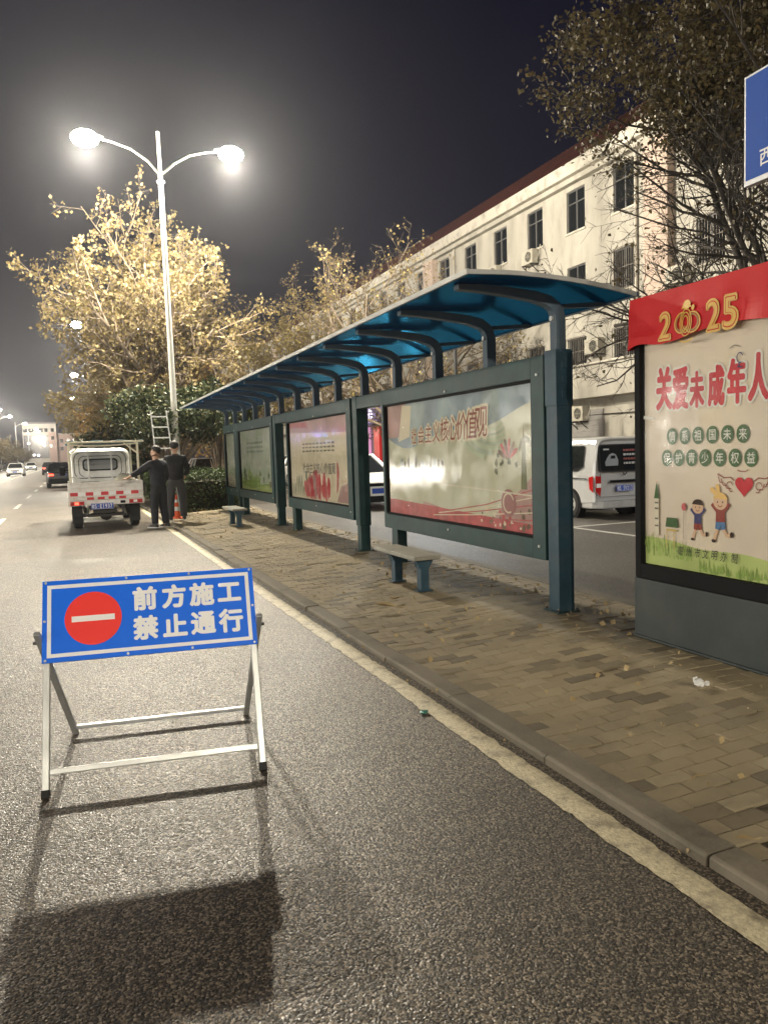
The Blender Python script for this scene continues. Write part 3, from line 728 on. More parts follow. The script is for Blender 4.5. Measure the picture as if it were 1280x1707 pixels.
# two leaping children, a balloon, a tower and a small house
def kid(u, v, s_, hair, top, legs, arm, tuft):
    a.stroke([(u-.018*s_, v-.035*s_), (u-.045*s_, v-.11*s_)], .02*s_, p_skin); a.stroke([(u+.02*s_, v-.035*s_), (u+.05*s_, v-.085*s_), (u+.075*s_, v-.07*s_)], .02*s_, p_skin)
    a.circle(u-.05*s_, v-.118*s_, .017*s_, p_hair, .010*s_); a.circle(u+.083*s_, v-.072*s_, .012*s_, p_hair, .017*s_)
    a.stroke([(u-.025*s_, v+.06*s_), (u-.065*s_, v+.10*s_)], .022*s_, top); a.stroke([(u+.025*s_, v+.06*s_), (u+.065*s_, v+.105*s_)], .022*s_, top)
    a.poly([(u-.035*s_, v-.005*s_), (u+.035*s_, v-.005*s_), (u+.032*s_, v+.075*s_), (u-.032*s_, v+.075*s_)], top)
    a.poly([(u-.038*s_, v-.045*s_), (u-.004*s_, v-.05*s_), (u+.002*s_, v-.025*s_), (u+.006*s_, v-.05*s_), (u+.04*s_, v-.042*s_), (u+.035*s_, v-.003*s_), (u-.035*s_, v-.003*s_)], legs)
    a.up(); a.circle(u, v+.115*s_, .052*s_, p_skin, .047*s_); a.up()
    a.circle(u, v+.122*s_, .054*s_, hair, .048*s_, a0=8, a1=172)
    if tuft: petal(a, u-.02*s_, v+.15*s_, .07*s_, .03*s_, R(50), hair); petal(a, u-.01*s_, v+.16*s_, .06*s_, .03*s_, R(15), hair)
    a.circle(u-.02*s_, v+.113*s_, .005*s_, p_hair); a.circle(u+.018*s_, v+.113*s_, .005*s_, p_hair); a.arc(u, v+.102*s_, .016*s_, 200, 340, .005*s_, p_maroon)
kid(*at(3.86, .96), .92, p_hair, p_navy, p_maroon, 0, False)
kid(*at(3.67, .985), 1.08, p_gold, p_maroon, p_blue, 0, True)
u, v = at(3.98, 1.06); a.stroke([(u, v), (u-.004, v-.22)], .003, p_grey); a.circle(u, v, .020, p_rose2, .026)
u, v = at(4.235, 1.18)
a.poly([(u-.026, v-.075), (u+.026, v-.075), (u+.004, v+.03), (u-.004, v+.03)], p_green); a.circle(u, v+.04, .004, p_red)
a.poly([(u-.022, v-.33), (u+.022, v-.33), (u+.020, v-.077), (u-.020, v-.077)], pale)
a.up()
for dz in (-.11, -.15, -.22, -.27): a.poly([(u-.018, v+dz), (u+.016, v+dz), (u+.016, v+dz+.012), (u-.018, v+dz+.012)], p_grey)
u, v = at(4.09, .945)
a.poly([(u-.06, v-.03), (u+.06, v-.03), (u+.048, v+.035), (u-.048, v+.035)], p_green); a.poly([(u-.05, v-.055), (u+.05, v-.055), (u+.05, v-.044), (u-.05, v-.044)], p_yell)
for s_ in (-.05, .02): a.stroke([(u+s_, v-.055), (u+s_, v-.17)], .006, p_yell)
u, v = at(3.55, 2.03); a.stroke([(u-.05, v+.02), (u-.01, v+.035), (u+.03, v+.02)], .005, p_grey); u, v = at(3.52, 1.985); a.arc(u, v, .022, 20, 300, .006, p_navy, ry=.03); a.stroke([(u, v-.03), (u-.015, v-.055), (u+.02, v-.055)], .007, p_navy)
a.poly([(-.0, 1.02), (.10, 1.015), (.10, 1.03), (0, 1.045)], p_white)
a.up()
for ch, yy in zip('亳州市文明办制', (4.01, 3.935, 3.86, 3.79, 3.715, 3.64, 3.555)): u, v = at(yy, .765); a.text(ch, u, v, .068, p_ink, bold=.005, sx=.8, shear=.12)
q.build('poster', st, fixn=False)
q = MB(); q.box(.020, .024, -.527, .572, .538, 2.115, clear_dull); q.build('glass_pane', st)

# red cloth banner hung over the stand's head
cloth = mat('red_banner_cloth', (.50, .008, .012), .5, spec=.2, var=.06, vscale=3, bump=.12, bscale=8)
ban = MB(); nu, nv = 40, 10; v = []
def drop(t): return .355-.06*t+.035*math.sin(t*7+.5)*t+(.03*math.exp(-((t-.10)/.09)**2))*-1
for i in range(nu+1):
    t = i/nu
    for j in range(nv+1):
        s_ = j/nv; zz = 2.392-s_*drop(t)
        x = -.012-.016*s_*(1+.6*math.sin(t*13+1)+.3*math.sin(t*31))-.006*math.sin(s_*6+t*9)*s_
        v.append((x, .655-t*1.30, zz))
f = [(i*(nv+1)+j, i*(nv+1)+j+1, (i+1)*(nv+1)+j+1, (i+1)*(nv+1)+j) for i in range(nu) for j in range(nv)]
ban.add(v, f, cloth)
v = [(x, .655-i/nu*1.30, z) for i in range(nu+1) for x, z in ((-.012, 2.392), (.02, 2.40), (.29, 2.40), (.305, 2.36), (.31, 2.1))]
ban.add(v, [(i*5+j, i*5+j+1, (i+1)*5+j+1, (i+1)*5+j) for i in range(nu) for j in range(4)], cloth)
ban.add([(-.012, .655, 2.392), (-.03, .655, 2.04), (.31, .655, 2.1), (.305, .655, 2.36)], [(0, 1, 2, 3)], cloth)
def bx_at(u, v, d):
    t = max(0, min(1, u/1.30)); s_ = max(0, min(1, (2.392-v)/drop(t)))
    return (-.012-.016*s_*(1+.6*math.sin(t*13+1)+.3*math.sin(t*31))-.006*math.sin(s_*6+t*9)*s_-d-.0035, .655-u, v)
a = Art(ban, bx_at, d0=.003, step=.0012)
u2 = lambda wy: .655-(wy-3.79)
gold2 = mat('dark_gold_print', (.33, .17, .03), .35)
for ch, yy, h in (('2', 4.085, .175), ('2', 3.665, .185), ('5', 3.54, .19)):
    a.text(ch, u2(yy), 2.158, h, p_gold, bold=.055, sx=.85, tall=True)
a.up()
for ch, yy, h in (('2', 4.085, .175), ('2', 3.665, .185), ('5', 3.54, .19)):
    a.text(ch, u2(yy), 2.158, h*.93, cloth, bold=.025, sx=.85, tall=True)
a.up()
for ch, yy, h in (('2', 4.085, .175), ('2', 3.665, .185), ('5', 3.54, .19)):
    a.text(ch, u2(yy), 2.158, h*.90, p_gold, bold=-.004, sx=.85, tall=True)
# the zero drawn as a coil of rings with a round head and a bead
u = u2(3.885); zc_ = 2.145
for k, r_ in enumerate((.085, .066)): a.arc(u-.045, zc_+.01, r_*.75, 60, 330, .010, p_gold if k == 0 else gold2); a.arc(u+.055, zc_, r_*.75, -150, 110, .010, p_gold if k == 0 else gold2)
a.up()
for k, r_ in enumerate((.055, .041, .027)): a.arc(u, zc_+.005, r_, 0, 360, .008, p_gold, ry=r_*1.55)
a.arc(u+.005, zc_-.095, .06, 190, 350, .011, p_gold, ry=.022); a.circle(u+.002, zc_+.115, .036, p_gold, .032); a.circle(u+.062, zc_+.09, .013, p_gold, .017); a.arc(u, zc_+.07, .05, 30, 150, .010, p_gold)
bo = ban.build('banner', fixn=False); bo.location = (TX, 3.79, .1)
tag(bo, 'shiny red cloth banner reading 2025 draped over the poster stand', 'banner')

# blue street name plate on its pole behind the stand
sb = mat('blue_sign_sheet', (.004, .065, .36), .45, spec=.2); sw = mat('sign_white', (.75, .75, .74), .4); sgrey = mat('sign_rim', (.45, .46, .48), .4, .5)
sp_ = empty('street_name_sign', 'blue street name plate on a grey pole above the red banner', 'street sign', (3.95, 2.72, .1), R(-2))
q = MB(); q.tube([(.16, 0, 0), (.16, 0, 3.75)], .045, 12, galv); q.build('pole', sp_)
q = MB(); q.box(-.022, .022, -.95, .97, 2.95, 3.60, sgrey)
a = Art(q, lambda u, v, d: (-.022-d, .97-u, 2.95+v)); a.poly([(.012, .03), (1.908, .03), (1.908, .638), (.012, .638)], sb); a.up(); a.text('西', .17, .13, .11, sw, bold=.02)
q.build('plate', sp_, fixn=False)
q = MB(); q.box(.025, .115, -.1, .1, 3.05, 3.12, galv); q.box(.025, .115, -.1, .1, 3.43, 3.50, galv); q.build('bracket', sp_)

# ================================================================== ROADWORKS SIGN
rs = empty('roadworks_sign', 'blue and white no entry roadworks board on a folding steel frame', 'barrier sign', (.285, 3.60, 0), math.atan2(-.13, .96))
blue_s = mat('reflective_blue_sheet', (.004, .16, .92), .4, spec=.25); red_s = mat('reflective_red_sheet', (.95, .05, .04), .4, spec=.25); white_s = mat('reflective_white_sheet', (.92, .92, .92), .35)
lean = Vector((0, .40, .905)); ln = lean.length; ld = lean/ln
def on_leg(s_, off=0): return Vector((0, ld.y*s_, ld.z*s_))+Vector((0, -ld.z, ld.y))*off
HW = .482
for s_ in (-1, 1):
    q = MB(); p0 = Vector((s_*HW, 0, .0)); p1 = Vector((s_*HW, 0, 0))+on_leg(ln)
    q.beam(p0, p1, .030, .030, galv, up=(0, -ld.z, ld.y)); q.build('leg', rs, bevel=.003)
    q = MB(); q.beam(p0-ld*.002, p0+ld*.035, .036, .036, rubber, up=(0, -ld.z, ld.y)); q.build('rubber_foot', rs, bevel=.003)
    q = MB(); h0 = Vector((s_*(HW+.034), .23, .70)); h1 = Vector((s_*(HW-.02), .83, 0)); q.beam(h0, h1, .030, .022, galv); q.build('rear_leg', rs, bevel=.003)
    q = MB(); q.tube([(s_*(HW-.03), .275, .645), (s_*(HW+.06), .275, .645)], .008, 8, steel_dark); q.build('hinge_bolt', rs)
q = MB(); q.beam(Vector((-HW+.016, 0, 0))+on_leg(.11), Vector((HW-.016, 0, 0))+on_leg(.11), .026, .026, galv, up=(0, -ld.z, ld.y)); q.build('crossbar', rs, bevel=.003)
q = MB(); q.beam((-HW+.03, .79, .05), (HW-.03, .79, .05), .03, .02, galv); q.build('crossbar', rs, bevel=.003)
BW, BH = 1.0, .395
nrm = Vector((0, -ld.z, ld.y))
def bd(u, v, d): return tuple(Vector((u, 0, 0))+on_leg(ln-.395/2+.004+v, .018+.012+d))
q = MB(); vs = [bd(u, v, d) for d in (-.012, 0) for v in (-BH/2, BH/2) for u in (-BW/2, BW/2)]
q.add(vs, [(0, 2, 3, 1), (4, 5, 7, 6), (0, 1, 5, 4), (2, 6, 7, 3), (0, 4, 6, 2), (1, 3, 7, 5)], blue_s)
a = Art(q, bd, d0=.0012, step=.0008)
i_, t_ = .022, .018
for u0, u1, v0, v1 in ((-BW/2+i_, BW/2-i_, BH/2-i_-t_, BH/2-i_), (-BW/2+i_, BW/2-i_, -BH/2+i_, -BH/2+i_+t_), (-BW/2+i_, -BW/2+i_+t_, -BH/2+i_+t_, BH/2-i_-t_), (BW/2-i_-t_, BW/2-i_, -BH/2+i_+t_, BH/2-i_-t_)): a.poly([(u0, v0), (u1, v0), (u1, v1), (u0, v1)], white_s)
a.circle(-.27, .0, .130, red_s, n=48)
for ch, u in zip('前方施工', (-.030, .108, .243, .378)): a.text(ch, u, .078, .118, white_s, bold=.06)
for ch, u in zip('禁止通行', (-.030, .108, .243, .378)): a.text(ch, u, -.068, .118, white_s, bold=.06)
a.up(); a.poly([(-.368, -.014), (-.172, -.014), (-.172, .014), (-.368, .014)], white_s)
q.build('board', rs, fixn=False)
q = MB()
for u in (-.485, -.115, .185, .485):
    for v in (-BH/2+.010, BH/2-.010): q.tube([bd(u, v, 0), bd(u, v, .004)], .006, 8, galv)
for v in (0,): q.tube([bd(-.489, v, 0), bd(-.489, v, .004)], .006, 8, galv); q.tube([bd(.489, v, 0), bd(.489, v, .004)], .006, 8, galv)
q.build('rivets', rs)

# ================================================================== STREET LAMPS
lamp_pole_m = mat('pale_lamp_pole', (.56, .55, .50), .4, .2, var=.08, vscale=4, dirt=(.4, .38, .33), dscale=3, damt=.4)
def make_lamp(label, loc, twin=True, group='street lamps along the road', face=-1):
    t = empty('street_lamp', label, 'street lamp', loc, 0, group)
    q = MB(); q.tube([(0, 0, 0), (0, 0, .5), (-.02, 0, 5), (-.04, 0, 9.15)], [.11, .10, .08, .065], 14, lamp_pole_m); q.box(-.2, .2, -.2, .2, 0, .04, lamp_pole_m); q.build('pole', t, smooth=False)
    q = MB(); q.tube([(-.04, 0, 9.15), (-.04, 0, 9.2)], [.11, .11], 14, lamp_pole_m); q.tube([(-.04, 0, 9.2), (-.05, 0, 10.55)], [.055, .045], 12, lamp_pole_m); q.build('spire', t)
    sides = (-1, 1) if twin else (face,)
    for s_ in sides:
        q = MB(); q.tube([(-.04, 0, 9.35), (s_*.35, 0, 9.72), (s_*.8, 0, 10.0), (s_*1.3, 0, 10.14), (s_*1.75, 0, 10.2)], [.035, .033, .03, .028, .026], 8, lamp_pole_m); q.build('arm', t, smooth=True)
        h = MB()
        rings = []
        for x, wd, hh in ((1.5, .05, .03), (1.6, .11, .06), (1.85, .16, .085), (2.15, .16, .07), (2.35, .09, .03)):
            rings.append([(s_*x, wd*math.cos(2*PI*k/14), 10.22+hh*math.sin(2*PI*k/14)*(1 if math.sin(2*PI*k/14) > 0 else .35)) for k in range(14)])
        h.loft(rings, lamp_pole_m); ho = h.build('lamp_head', t, smooth=True)
        d = MB(); d.ball((s_*1.98, 0, 10.15), (.36, .27, .22), lamp_glow, 18, 12); d.build('diffuser', ho, smooth=True)  # lit bowl enlarged so its shape imitates the glare around the lamp
    return t
def light_up(t, power, twin=True, face=-1, col=WARM):
    for s_ in ((-1, 1) if twin else (face,)): lamp_light(t, (s_*1.98, 0, 9.78), power, col, .10)
lampA = make_lamp('tall twin arm street lamp behind the truck with both heads lit', (2.87, 23, .07))
lamps = [(lampA, LAMP_W)]
for i, (yy, lab, p) in enumerate(((54, 'second twin street lamp seen through the yellow tree beyond the truck', .6), (85, 'third twin street lamp, its glow low in the yellow tree', .4), (116, 'fourth and smallest twin street lamp glow behind the yellow tree', .3), (-22, 'twin street lamp standing behind the roadworks sign towards the viewer', .8))):
    o = copy_tree(lampA); o.location = (2.87, yy, .07 if yy < 60 else 0); o['label'] = lab; lamps.append((o, LAMP_W*p))
left_lab = {16: 'single arm street lamp across the road level with the shelter', 52: 'single arm street lamp across the road beyond the truck', -20: 'single arm street lamp across the road behind the viewer', 88: 'single arm street lamp across the road, second past the truck', 118: 'single arm street lamp across the road, third past the truck', 142: 'single arm street lamp across the road, first of the far trees',
            163: 'highest of the three small bright lamps over the far left trees', 194: 'middle one of the three small bright lamps over the far left trees', 226: 'lowest small bright lamp over the far left trees by the far building'}
proto_l = None
for yy, lab in left_lab.items():
    if proto_l is None: proto_l = o = make_lamp(lab, (-12.9, yy, .1), False, 'street lamps across the road', 1)
    else: o = copy_tree(proto_l)
    o.location = (-12.9+(.5 if yy < 160 else (yy-142)*.035), yy, .1); o['label'] = lab; lamps.append((o, -LAMP_W*(.6 if yy > 60 else (.4 if yy < 0 else .22))))
for o, p in lamps:
    if p > 0: light_up(o, p)
    else: light_up(o, -p, False, 1)
# a lower lamp on the side road's far footpath
dark_pole = mat('dark_lamp_pole', (.03, .03, .03), .5)
sl = empty('footpath_lamp', 'low single footpath lamp behind the shelter by the building', 'street lamp', (12.0, 23.0, .12))
q = MB(); q.tube([(0, 0, 0), (0, 0, 5.6)], [.08, .05], 12, dark_pole); q.tube([(0, 0, 5.5), (-.3, 0, 5.9), (-.8, 0, 6.0)], .025, 8, dark_pole); q.build('pole', sl)
q = MB(); q.box(-1.2, -.7, -.12, .12, 5.98, 6.06, lamp_pole_m); ho = q.build('lamp_head', sl, bevel=.02)
q = MB(); q.box(-1.15, -.75, -.09, .09, 5.945, 5.979, lamp_glow); q.build('diffuser', ho)
spl = bpy.data.lights.new('lamp_light', 'SPOT'); spl.energy = LAMP_W*.18; spl.spot_size = R(120); spl.spot_blend = .7; spl.color = (.86, .95, 1.); spl.shadow_soft_size = .12
spo = bpy.data.objects.new('lamp_light', spl); COL.objects.link(spo); spo.parent = sl; spo.location = (-.95, 0, 5.9)
spo.rotation_euler = Vector((-.75, -.62, -.42)).to_track_quat('-Z', 'Y').to_euler()
van_fill_lamp = copy_tree(sl); van_fill_lamp.location = (12.6, 2.0, .12); van_fill_lamp.rotation_euler = (0, 0, R(-90))  # added lamp out of view, kept to brighten the van's rear
for ch in van_fill_lamp.children:
    if ch.type == 'LIGHT':
        ch.data = ch.data.copy(); ch.data.energy = 900; ch.data.spot_size = R(44)
        ch.rotation_euler = Vector((-8.2, -2.2, -5.2)).to_track_quat('-Z', 'Y').to_euler()
van_fill_lamp['label'] = 'added lamp out of view at the right that brightens the rear of the white van'

# ================================================================== VEHICLES
def wheel(parent, x, y, r, wd, cap=None, name='wheel'):
    s_ = 1 if x > 0 else -1
    q = MB(); q.tube([(x-wd/2, y, r), (x-wd/2+.02, y, r), (x+wd/2-.02, y, r), (x+wd/2, y, r)], [r-.03, r, r, r-.03], 24, rubber); o = q.build(name, parent)
    q = MB(); xo = x+s_*(wd/2+.003); q.tube([(x+s_*(wd/2-.05), y, r), (xo, y, r)], [r*.62, r*.6], 20, cap or galv)
    for k in range(5): a_ = 2*PI*k/5; q.tube([(xo-.001, y+r*.38*math.cos(a_), r+r*.38*math.sin(a_)), (xo+s_*.004, y+r*.38*math.cos(a_), r+r*.38*math.sin(a_))], r*.11, 8, black)
    q.build('rim', o)
    return o
plate_blue = mat('plate_blue', (.02, .07, .42), .35); plate_white = mat('plate_white', (.8, .8, .8), .4)
def plate(parent, x, z, y, body, wd=.42, hh=.13):
    q = MB(); q.box(x-wd/2, x+wd/2, y-.006, y, z-hh/2, z+hh/2, plate_blue)
    a = Art(q, lambda u, v, d: (x+u, y-.006-d, z+v), step=.0006)
    for u0, u1, v0, v1 in ((-wd/2+.006, wd/2-.006, hh/2-.012, hh/2-.006), (-wd/2+.006, wd/2-.006, -hh/2+.006, -hh/2+.012)): a.poly([(u0, v0), (u1, v0), (u1, v1), (u0, v1)], plate_white)
    n = len(body)
    for i, ch in enumerate(body):
        u = (i-(n-1)/2)*wd*.92/n
        if ch == '·': a.circle(u, 0, .006, plate_white)
        else: a.text(ch, u, 0, hh*.64, plate_white, bold=.03, sx=.72 if ord(ch) < 256 else .62, tall=True)
    return q.build('licence_plate', parent, fixn=False)

# --- mini truck seen from behind
tr = empty('mini_truck', 'white mini truck with open bed and pipe rack parked at the kerb', 'truck', (.68, 17.75, 0), R(.5))
worn = mat('worn_white_tailgate', (.82, .80, .77), .45, dirt=(.50, .34, .29), dscale=7, damt=.5, bump=.1)
rackm = mat('cream_pipe_rack', (.74, .70, .54), .45, dirt=(.3, .22, .14), dscale=8, damt=.5)
q = MB(); q.box(-.72, .72, .04, 2.02, .60, .655, steel_dark); q.build('bed_floor', tr)
q = MB(); q.box(-.77, .77, 0, .035, .64, 1.02, worn)
for zz in (.70, .80, .90, .985): q.box(-.75, .75, -.022, -.0005, zz, zz+.045, worn)
tg = q.build('tailgate', tr, bevel=.006)
q = MB(); redp = mat('red_reflective_tape', (.62, .02, .035), .35); 
for k in range(9):
    x0 = -.73+k*.155; q.box(x0, x0+.153, -.028, -.0235, .735, .81, redp if k % 2 == 0 else white_s)
for k in range(4): q.box(-.40+k*.22, -.26+k*.22, -.006, -.0006, .645, .698, redp)
q.build('reflective_strip', tg)
for s_ in (-1, 1):
    q = MB(); q.box(s_*.735-.018, s_*.735+.018, .037, 2.03, .66, 1.02, worn)
    for zz in (.72, .86): q.box(s_*.757-.008, s_*.757+.008, .05, 2.0, zz, zz+.05, worn)
    q.build('side_board', tr, bevel=.005)
    q = MB(); q.box(s_*.60-.14, s_*.60+.14, -.045, -.004, .535, .62, red_lens); q.box(s_*.60-.05, s_*.60+.03, -.05, -.046, .55, .605, white_s if s_ > 0 else red_lit); q.build('tail_light', tr, bevel=.008)
    q = MB(); q.box(s_*.60-.11, s_*.60+.11, .36, .37, .12, .56, rubber); q.build('mudflap', tr)
    q = MB(); q.beam((s_*.70, .06, 1.02), (s_*.70, .06, 1.86), .045, .045, rackm); q.beam((s_*.70, 2.0, 1.0), (s_*.70, 2.0, 1.86), .04, .04, rackm)
    q.beam((s_*.70, .06, 1.62), (s_*.42, .06, 1.85), .035, .03, rackm); q.beam((s_*.70, .06, 1.86), (s_*.70, 2.0, 1.86), .04, .04, rackm); q.build('rack_side', tr, bevel=.004)
q = MB(); q.box(-.78, .78, -.012, .05, .52, .636, worn); q.build('rear_beam', tr, bevel=.01)
q = MB(); q.box(.28, .38, -.02, -.0125, .545, .60, black); q.build('tow_cover', tr)
plate(tr, -.10, .50, -.03, '皖S·E1937', .46, .13)
q = MB(); q.box(-.78, .84, .02, .08, 1.865, 1.905, rackm); q.tube([(-.7, .055, 1.84), (-.3, .06, 1.80), (.1, .055, 1.80), (.45, .06, 1.82), (.70, .055, 1.84)], .018, 8, rackm); q.build('rack_crossbar', tr, bevel=.004)
tarp = mat('faded_blue_tarp', (.10, .20, .26), .6, var=.3, vscale=6)
q = MB(); v = []
for i in range(13):
    for j in range(13): x = -.76+1.60*i/12; yy = .085+2.0*j/12; v.append((x, yy, 1.90+.018*math.sin(i*1.7+j)+.012*math.cos(j*2.1)-(.03 if 2 < j < 10 else 0)))
v += [(a_, b_, c_-.012) for a_, b_, c_ in v]
f = [(i*13+j, i*13+j+1, (i+1)*13+j+1, (i+1)*13+j) for i in range(12) for j in range(12)]; f += [tuple(169+k for k in reversed(x)) for x in f]
for i in range(12): f += [(i*13, (i+1)*13, 169+(i+1)*13, 169+i*13), (i*13+12, 169+i*13+12, 169+(i+1)*13+12, (i+1)*13+12), (i, 169+i, 169+i+1, i+1), (156+i, 157+i, 169+157+i, 169+156+i)]
q.add(v, f, tarp); q.build('tarpaulin', tr, smooth=True)
# cab
q = MB()
rr = []
for yy, wd, zt, zb in ((2.10, .64, 1.70, .50), (2.16, .68, 1.76, .46), (2.9, .69, 1.79, .44), (3.2, .68, 1.74, .42), (3.55, .67, 1.15, .40), (3.72, .62, .95, .42)):
    rr.append([(x, yy, z) for x, z in rrect(-wd, wd, zb, zt, .16 if zt > 1.2 else .1, 6)])
q.loft(rr, white_paint); cab = q.build('cab', tr, smooth=False, bevel=.012)
q = MB()
for rw, rz0, rz1, rad in ((.595, 1.06, 1.69, .17), (.49, 1.10, 1.60, .13)):
    p = rrect(-rw, rw, rz0, rz1, rad, 6); p2 = rrect(-rw+.014, rw-.014, rz0+.014, rz1-.014, rad-.012, 6); n = len(p)
    q.add([(x, 2.094, z) for x, z in p]+[(x, 2.094, z) for x, z in p2], [(i, (i+1) % n, n+(i+1) % n, n+i) for i in range(n)], black)
q.build('panel_seam', cab)
q = MB(); q.prism(rrect(-.40, .40, 1.24, 1.53, .09, 6), 'y', 2.075, 2.0965, rubber); q.prism(rrect(-.365, .365, 1.275, 1.495, .07, 6), 'y', 2.068, 2.0745, mat('grey_cab_glass', (.30, .31, .32), .08, coat=.6)); q.build('rear_window', cab)
for s_ in (-1, 1):
    q = MB(); q.add([(s_*.702, 2.3, 1.12), (s_*.702, 3.1, 1.12), (s_*.702, 3.1, 1.58), (s_*.702, 2.32, 1.6)], [(0, 1, 2, 3)], dark_glass); q.build('side_window', cab, fixn=False)
    q = MB(); q.beam((s_*.70, 3.15, 1.28), (s_*.86, 3.15, 1.26), .03, .03, black); q.box(s_*.86-.07, s_*.86+.07, 3.12, 3.17, 1.13, 1.36, black); q.build('mirror', cab, bevel=.015)
q = MB()
for x in (-.27, .25): q.beam((x, 2.03, .66), (x, 2.03, 1.72), .035, .03, white_paint)
q.beam((-.72, 2.03, 1.10), (.72, 2.03, 1.10), .03, .03, white_paint); q.beam((-.72, 2.03, 1.86), (.72, 2.03, 1.86), .035, .035, rackm); q.build('window_guard', tr, bevel=.004)
q = MB()
for x in (-.32, .32): q.box(x-.03, x+.03, .02, 3.4, .42, .52, steel_dark)
q.tube([(-.6, .62, .27), (.6, .62, .27)], .045, 10, steel_dark); q.ball((0, .62, .27), (.14, .13, .13), steel_dark); q.tube([(0, .7, .30), (0, 2.6, .40)], .03, 8, steel_dark)
for x in (-.44, .44):
    q.ribbon([(x, .15, .46), (x, .4, .36), (x, .65, .33), (x, .9, .36), (x, 1.3, .46)], .06, .03, steel_dark, (1, 0, 0))
    q.tube([(x*.95, .5, .25), (x*.8, .35, .52)], .025, 8, galv)
q.beam((-.5, .08, .30), (.4, .08, .29), .03, .04, steel_dark); q.tube([(.2, 0, .33), (.2, .6, .36)], .03, 8, steel_dark); q.box(-.28, .2, .1, .3, .34, .44, steel_dark)
q.build('chassis', tr)
for x, yy in ((-.60, .62), (.60, .62), (-.60, 3.0), (.60, 3.0)): wheel(tr, x, yy, .27, .19)
# loose load in the bed
q = MB()
for k in range(6): q.tube([(-.25+.09*k, .35+.1*k, .76+.02*k), (.55-.02*k, 1.2+.05*k, 1.08+.015*k)], .02, 7, steel_dark if k % 2 else galv)
o = q.build('pipe_bundle'); o.parent = None; o.location = (.68, 17.75, .0); tag(o, 'bundle of dark and grey pipes lying in the truck bed', 'pipes')
sackm = mat('dirty_white_sack', (.50, .47, .38), .85, var=.2, vscale=9, bump=.3, bscale=14)
q = MB(); q.ball((0, 0, .17), (.23, .2, .17), sackm, 14, 9); rg = random.Random(2); q.v = [(a_*(1+rg.uniform(-.08, .08)), b_*(1+rg.uniform(-.08, .08)), max(0, c_*(1+rg.uniform(-.06, .06)))) for a_, b_, c_ in q.v]
o = q.build('sack', smooth=True); o.location = (1.12, 18.3, .83); tag(o, 'pale lumpy sack at the right side of the truck bed', 'sack')
q = MB(); q.box(-.62, .62, -.62, .62, 0, .16, steel_dark); q.box(-.5, -.1, -.6, -.2, .16, .36, mat('grey_crate', (.25, .25, .24), .6, var=.2)); q.box(.0, .2, -.5, .3, .16, .26, black)
o = q.build('tool_box', bevel=.015); o.location = (.68, 18.75, .66); tag(o, 'low dark tool box on the truck bed under the pipes', 'tool box')

# --- van
silver = mat('silver_van_paint', (.60, .60, .61), .28, .25, coat=.6, dirt=(.42, .40, .35), dscale=3, damt=.3)
van = empty('white_van', 'white minivan with tinted rear window and red tail lamp behind the shelter', 'van', (10.2, 12.4, 0), R(0))
def vring(yy, zb, zt, wb, wt, rr_=.12):
    p = [(-wb*.93, zb), (wb*.93, zb), (wb, zb+.10), (wb, .55), (wb*.995, .88), (wb*.965, 1.12), (wt+.02, zt-rr_), (wt-.02, zt-rr_*.4), (wt-.10, zt-.01), (wt*.5, zt+.012), (-wt*.5, zt+.012), (-wt+.10, zt-.01), (-wt+.02, zt-rr_*.4), (-wt-.02, zt-rr_), (-wb*.965, 1.12), (-wb*.995, .88), (-wb, .55), (-wb, zb+.10)]
    return [(x, yy, z) for x, z in p]
q = MB()
q.loft([vring(.10, .30, 1.52, .66, .56), vring(.03, .26, 1.57, .70, .60), vring(.10, .24, 1.605, .725, .625), vring(.5, .22, 1.62, .735, .64), vring(2.4, .22, 1.62, .735, .64), vring(2.9, .22, 1.56, .735, .62), vring(3.35, .22, 1.05, .73, .62, .05), vring(3.7, .25, .86, .66, .56, .05)], silver)
vb = q.build('body', van, smooth=False, bevel=.01)
RX = lambda z: .030+.05*max(0, (z-.9)/.7)
def rear_poly(pts, y0, th, m, mb):
    n = len(pts); mb.add([(x, RX(z)+y0, z) for x, z in pts]+[(x, RX(z)+y0-th, z) for x, z in pts], [tuple(range(n)), tuple(range(2*n-1, n-1, -1))]+[(i, n+i, n+(i+1) % n, (i+1) % n) for i in range(n)], m)
q = MB(); rear_poly(rrect(-.60, .60, .93, 1.475, .08, 5), .0, .020, rubber, q); rear_poly(rrect(-.575, .575, .955, 1.45, .065, 5), -.0205, .004, dark_glass, q); rw = q.build('rear_window', van)
q = MB(); stk = mat('window_sticker_red', (.30, .09, .08), .5); stw = mat('window_sticker_white', (.5, .5, .5), .5); rg = random.Random(8)
for r_ in range(4):
    x = -.02
    while x < .5:
        l = rg.uniform(.03, .08); rear_poly([(x, 1.33-.085*r_), (x+l, 1.33-.085*r_), (x+l, 1.37-.085*r_), (x, 1.37-.085*r_)], -.026, .001, stk if r_ % 2 == 0 else stw, q); x += l+.015
rear_poly([(-.50, 1.36), (-.36, 1.36), (-.36, 1.39), (-.50, 1.39)], -.026, .001, stw, q)
rear_poly([(-.46, 1.05), (-.16, 1.05), (-.15, 1.16), (-.2, 1.27), (-.28, 1.30), (-.36, 1.27), (-.42, 1.2), (-.47, 1.12)], -.026, .001, mat('window_sticker_grey', (.28, .30, .33), .4), q)
rear_poly([(-.34, 1.19), (-.22, 1.19), (-.22, 1.25), (-.32, 1.25)], -.028, .001, dark_glass, q)
q.build('window_stickers', rw)
q = MB()
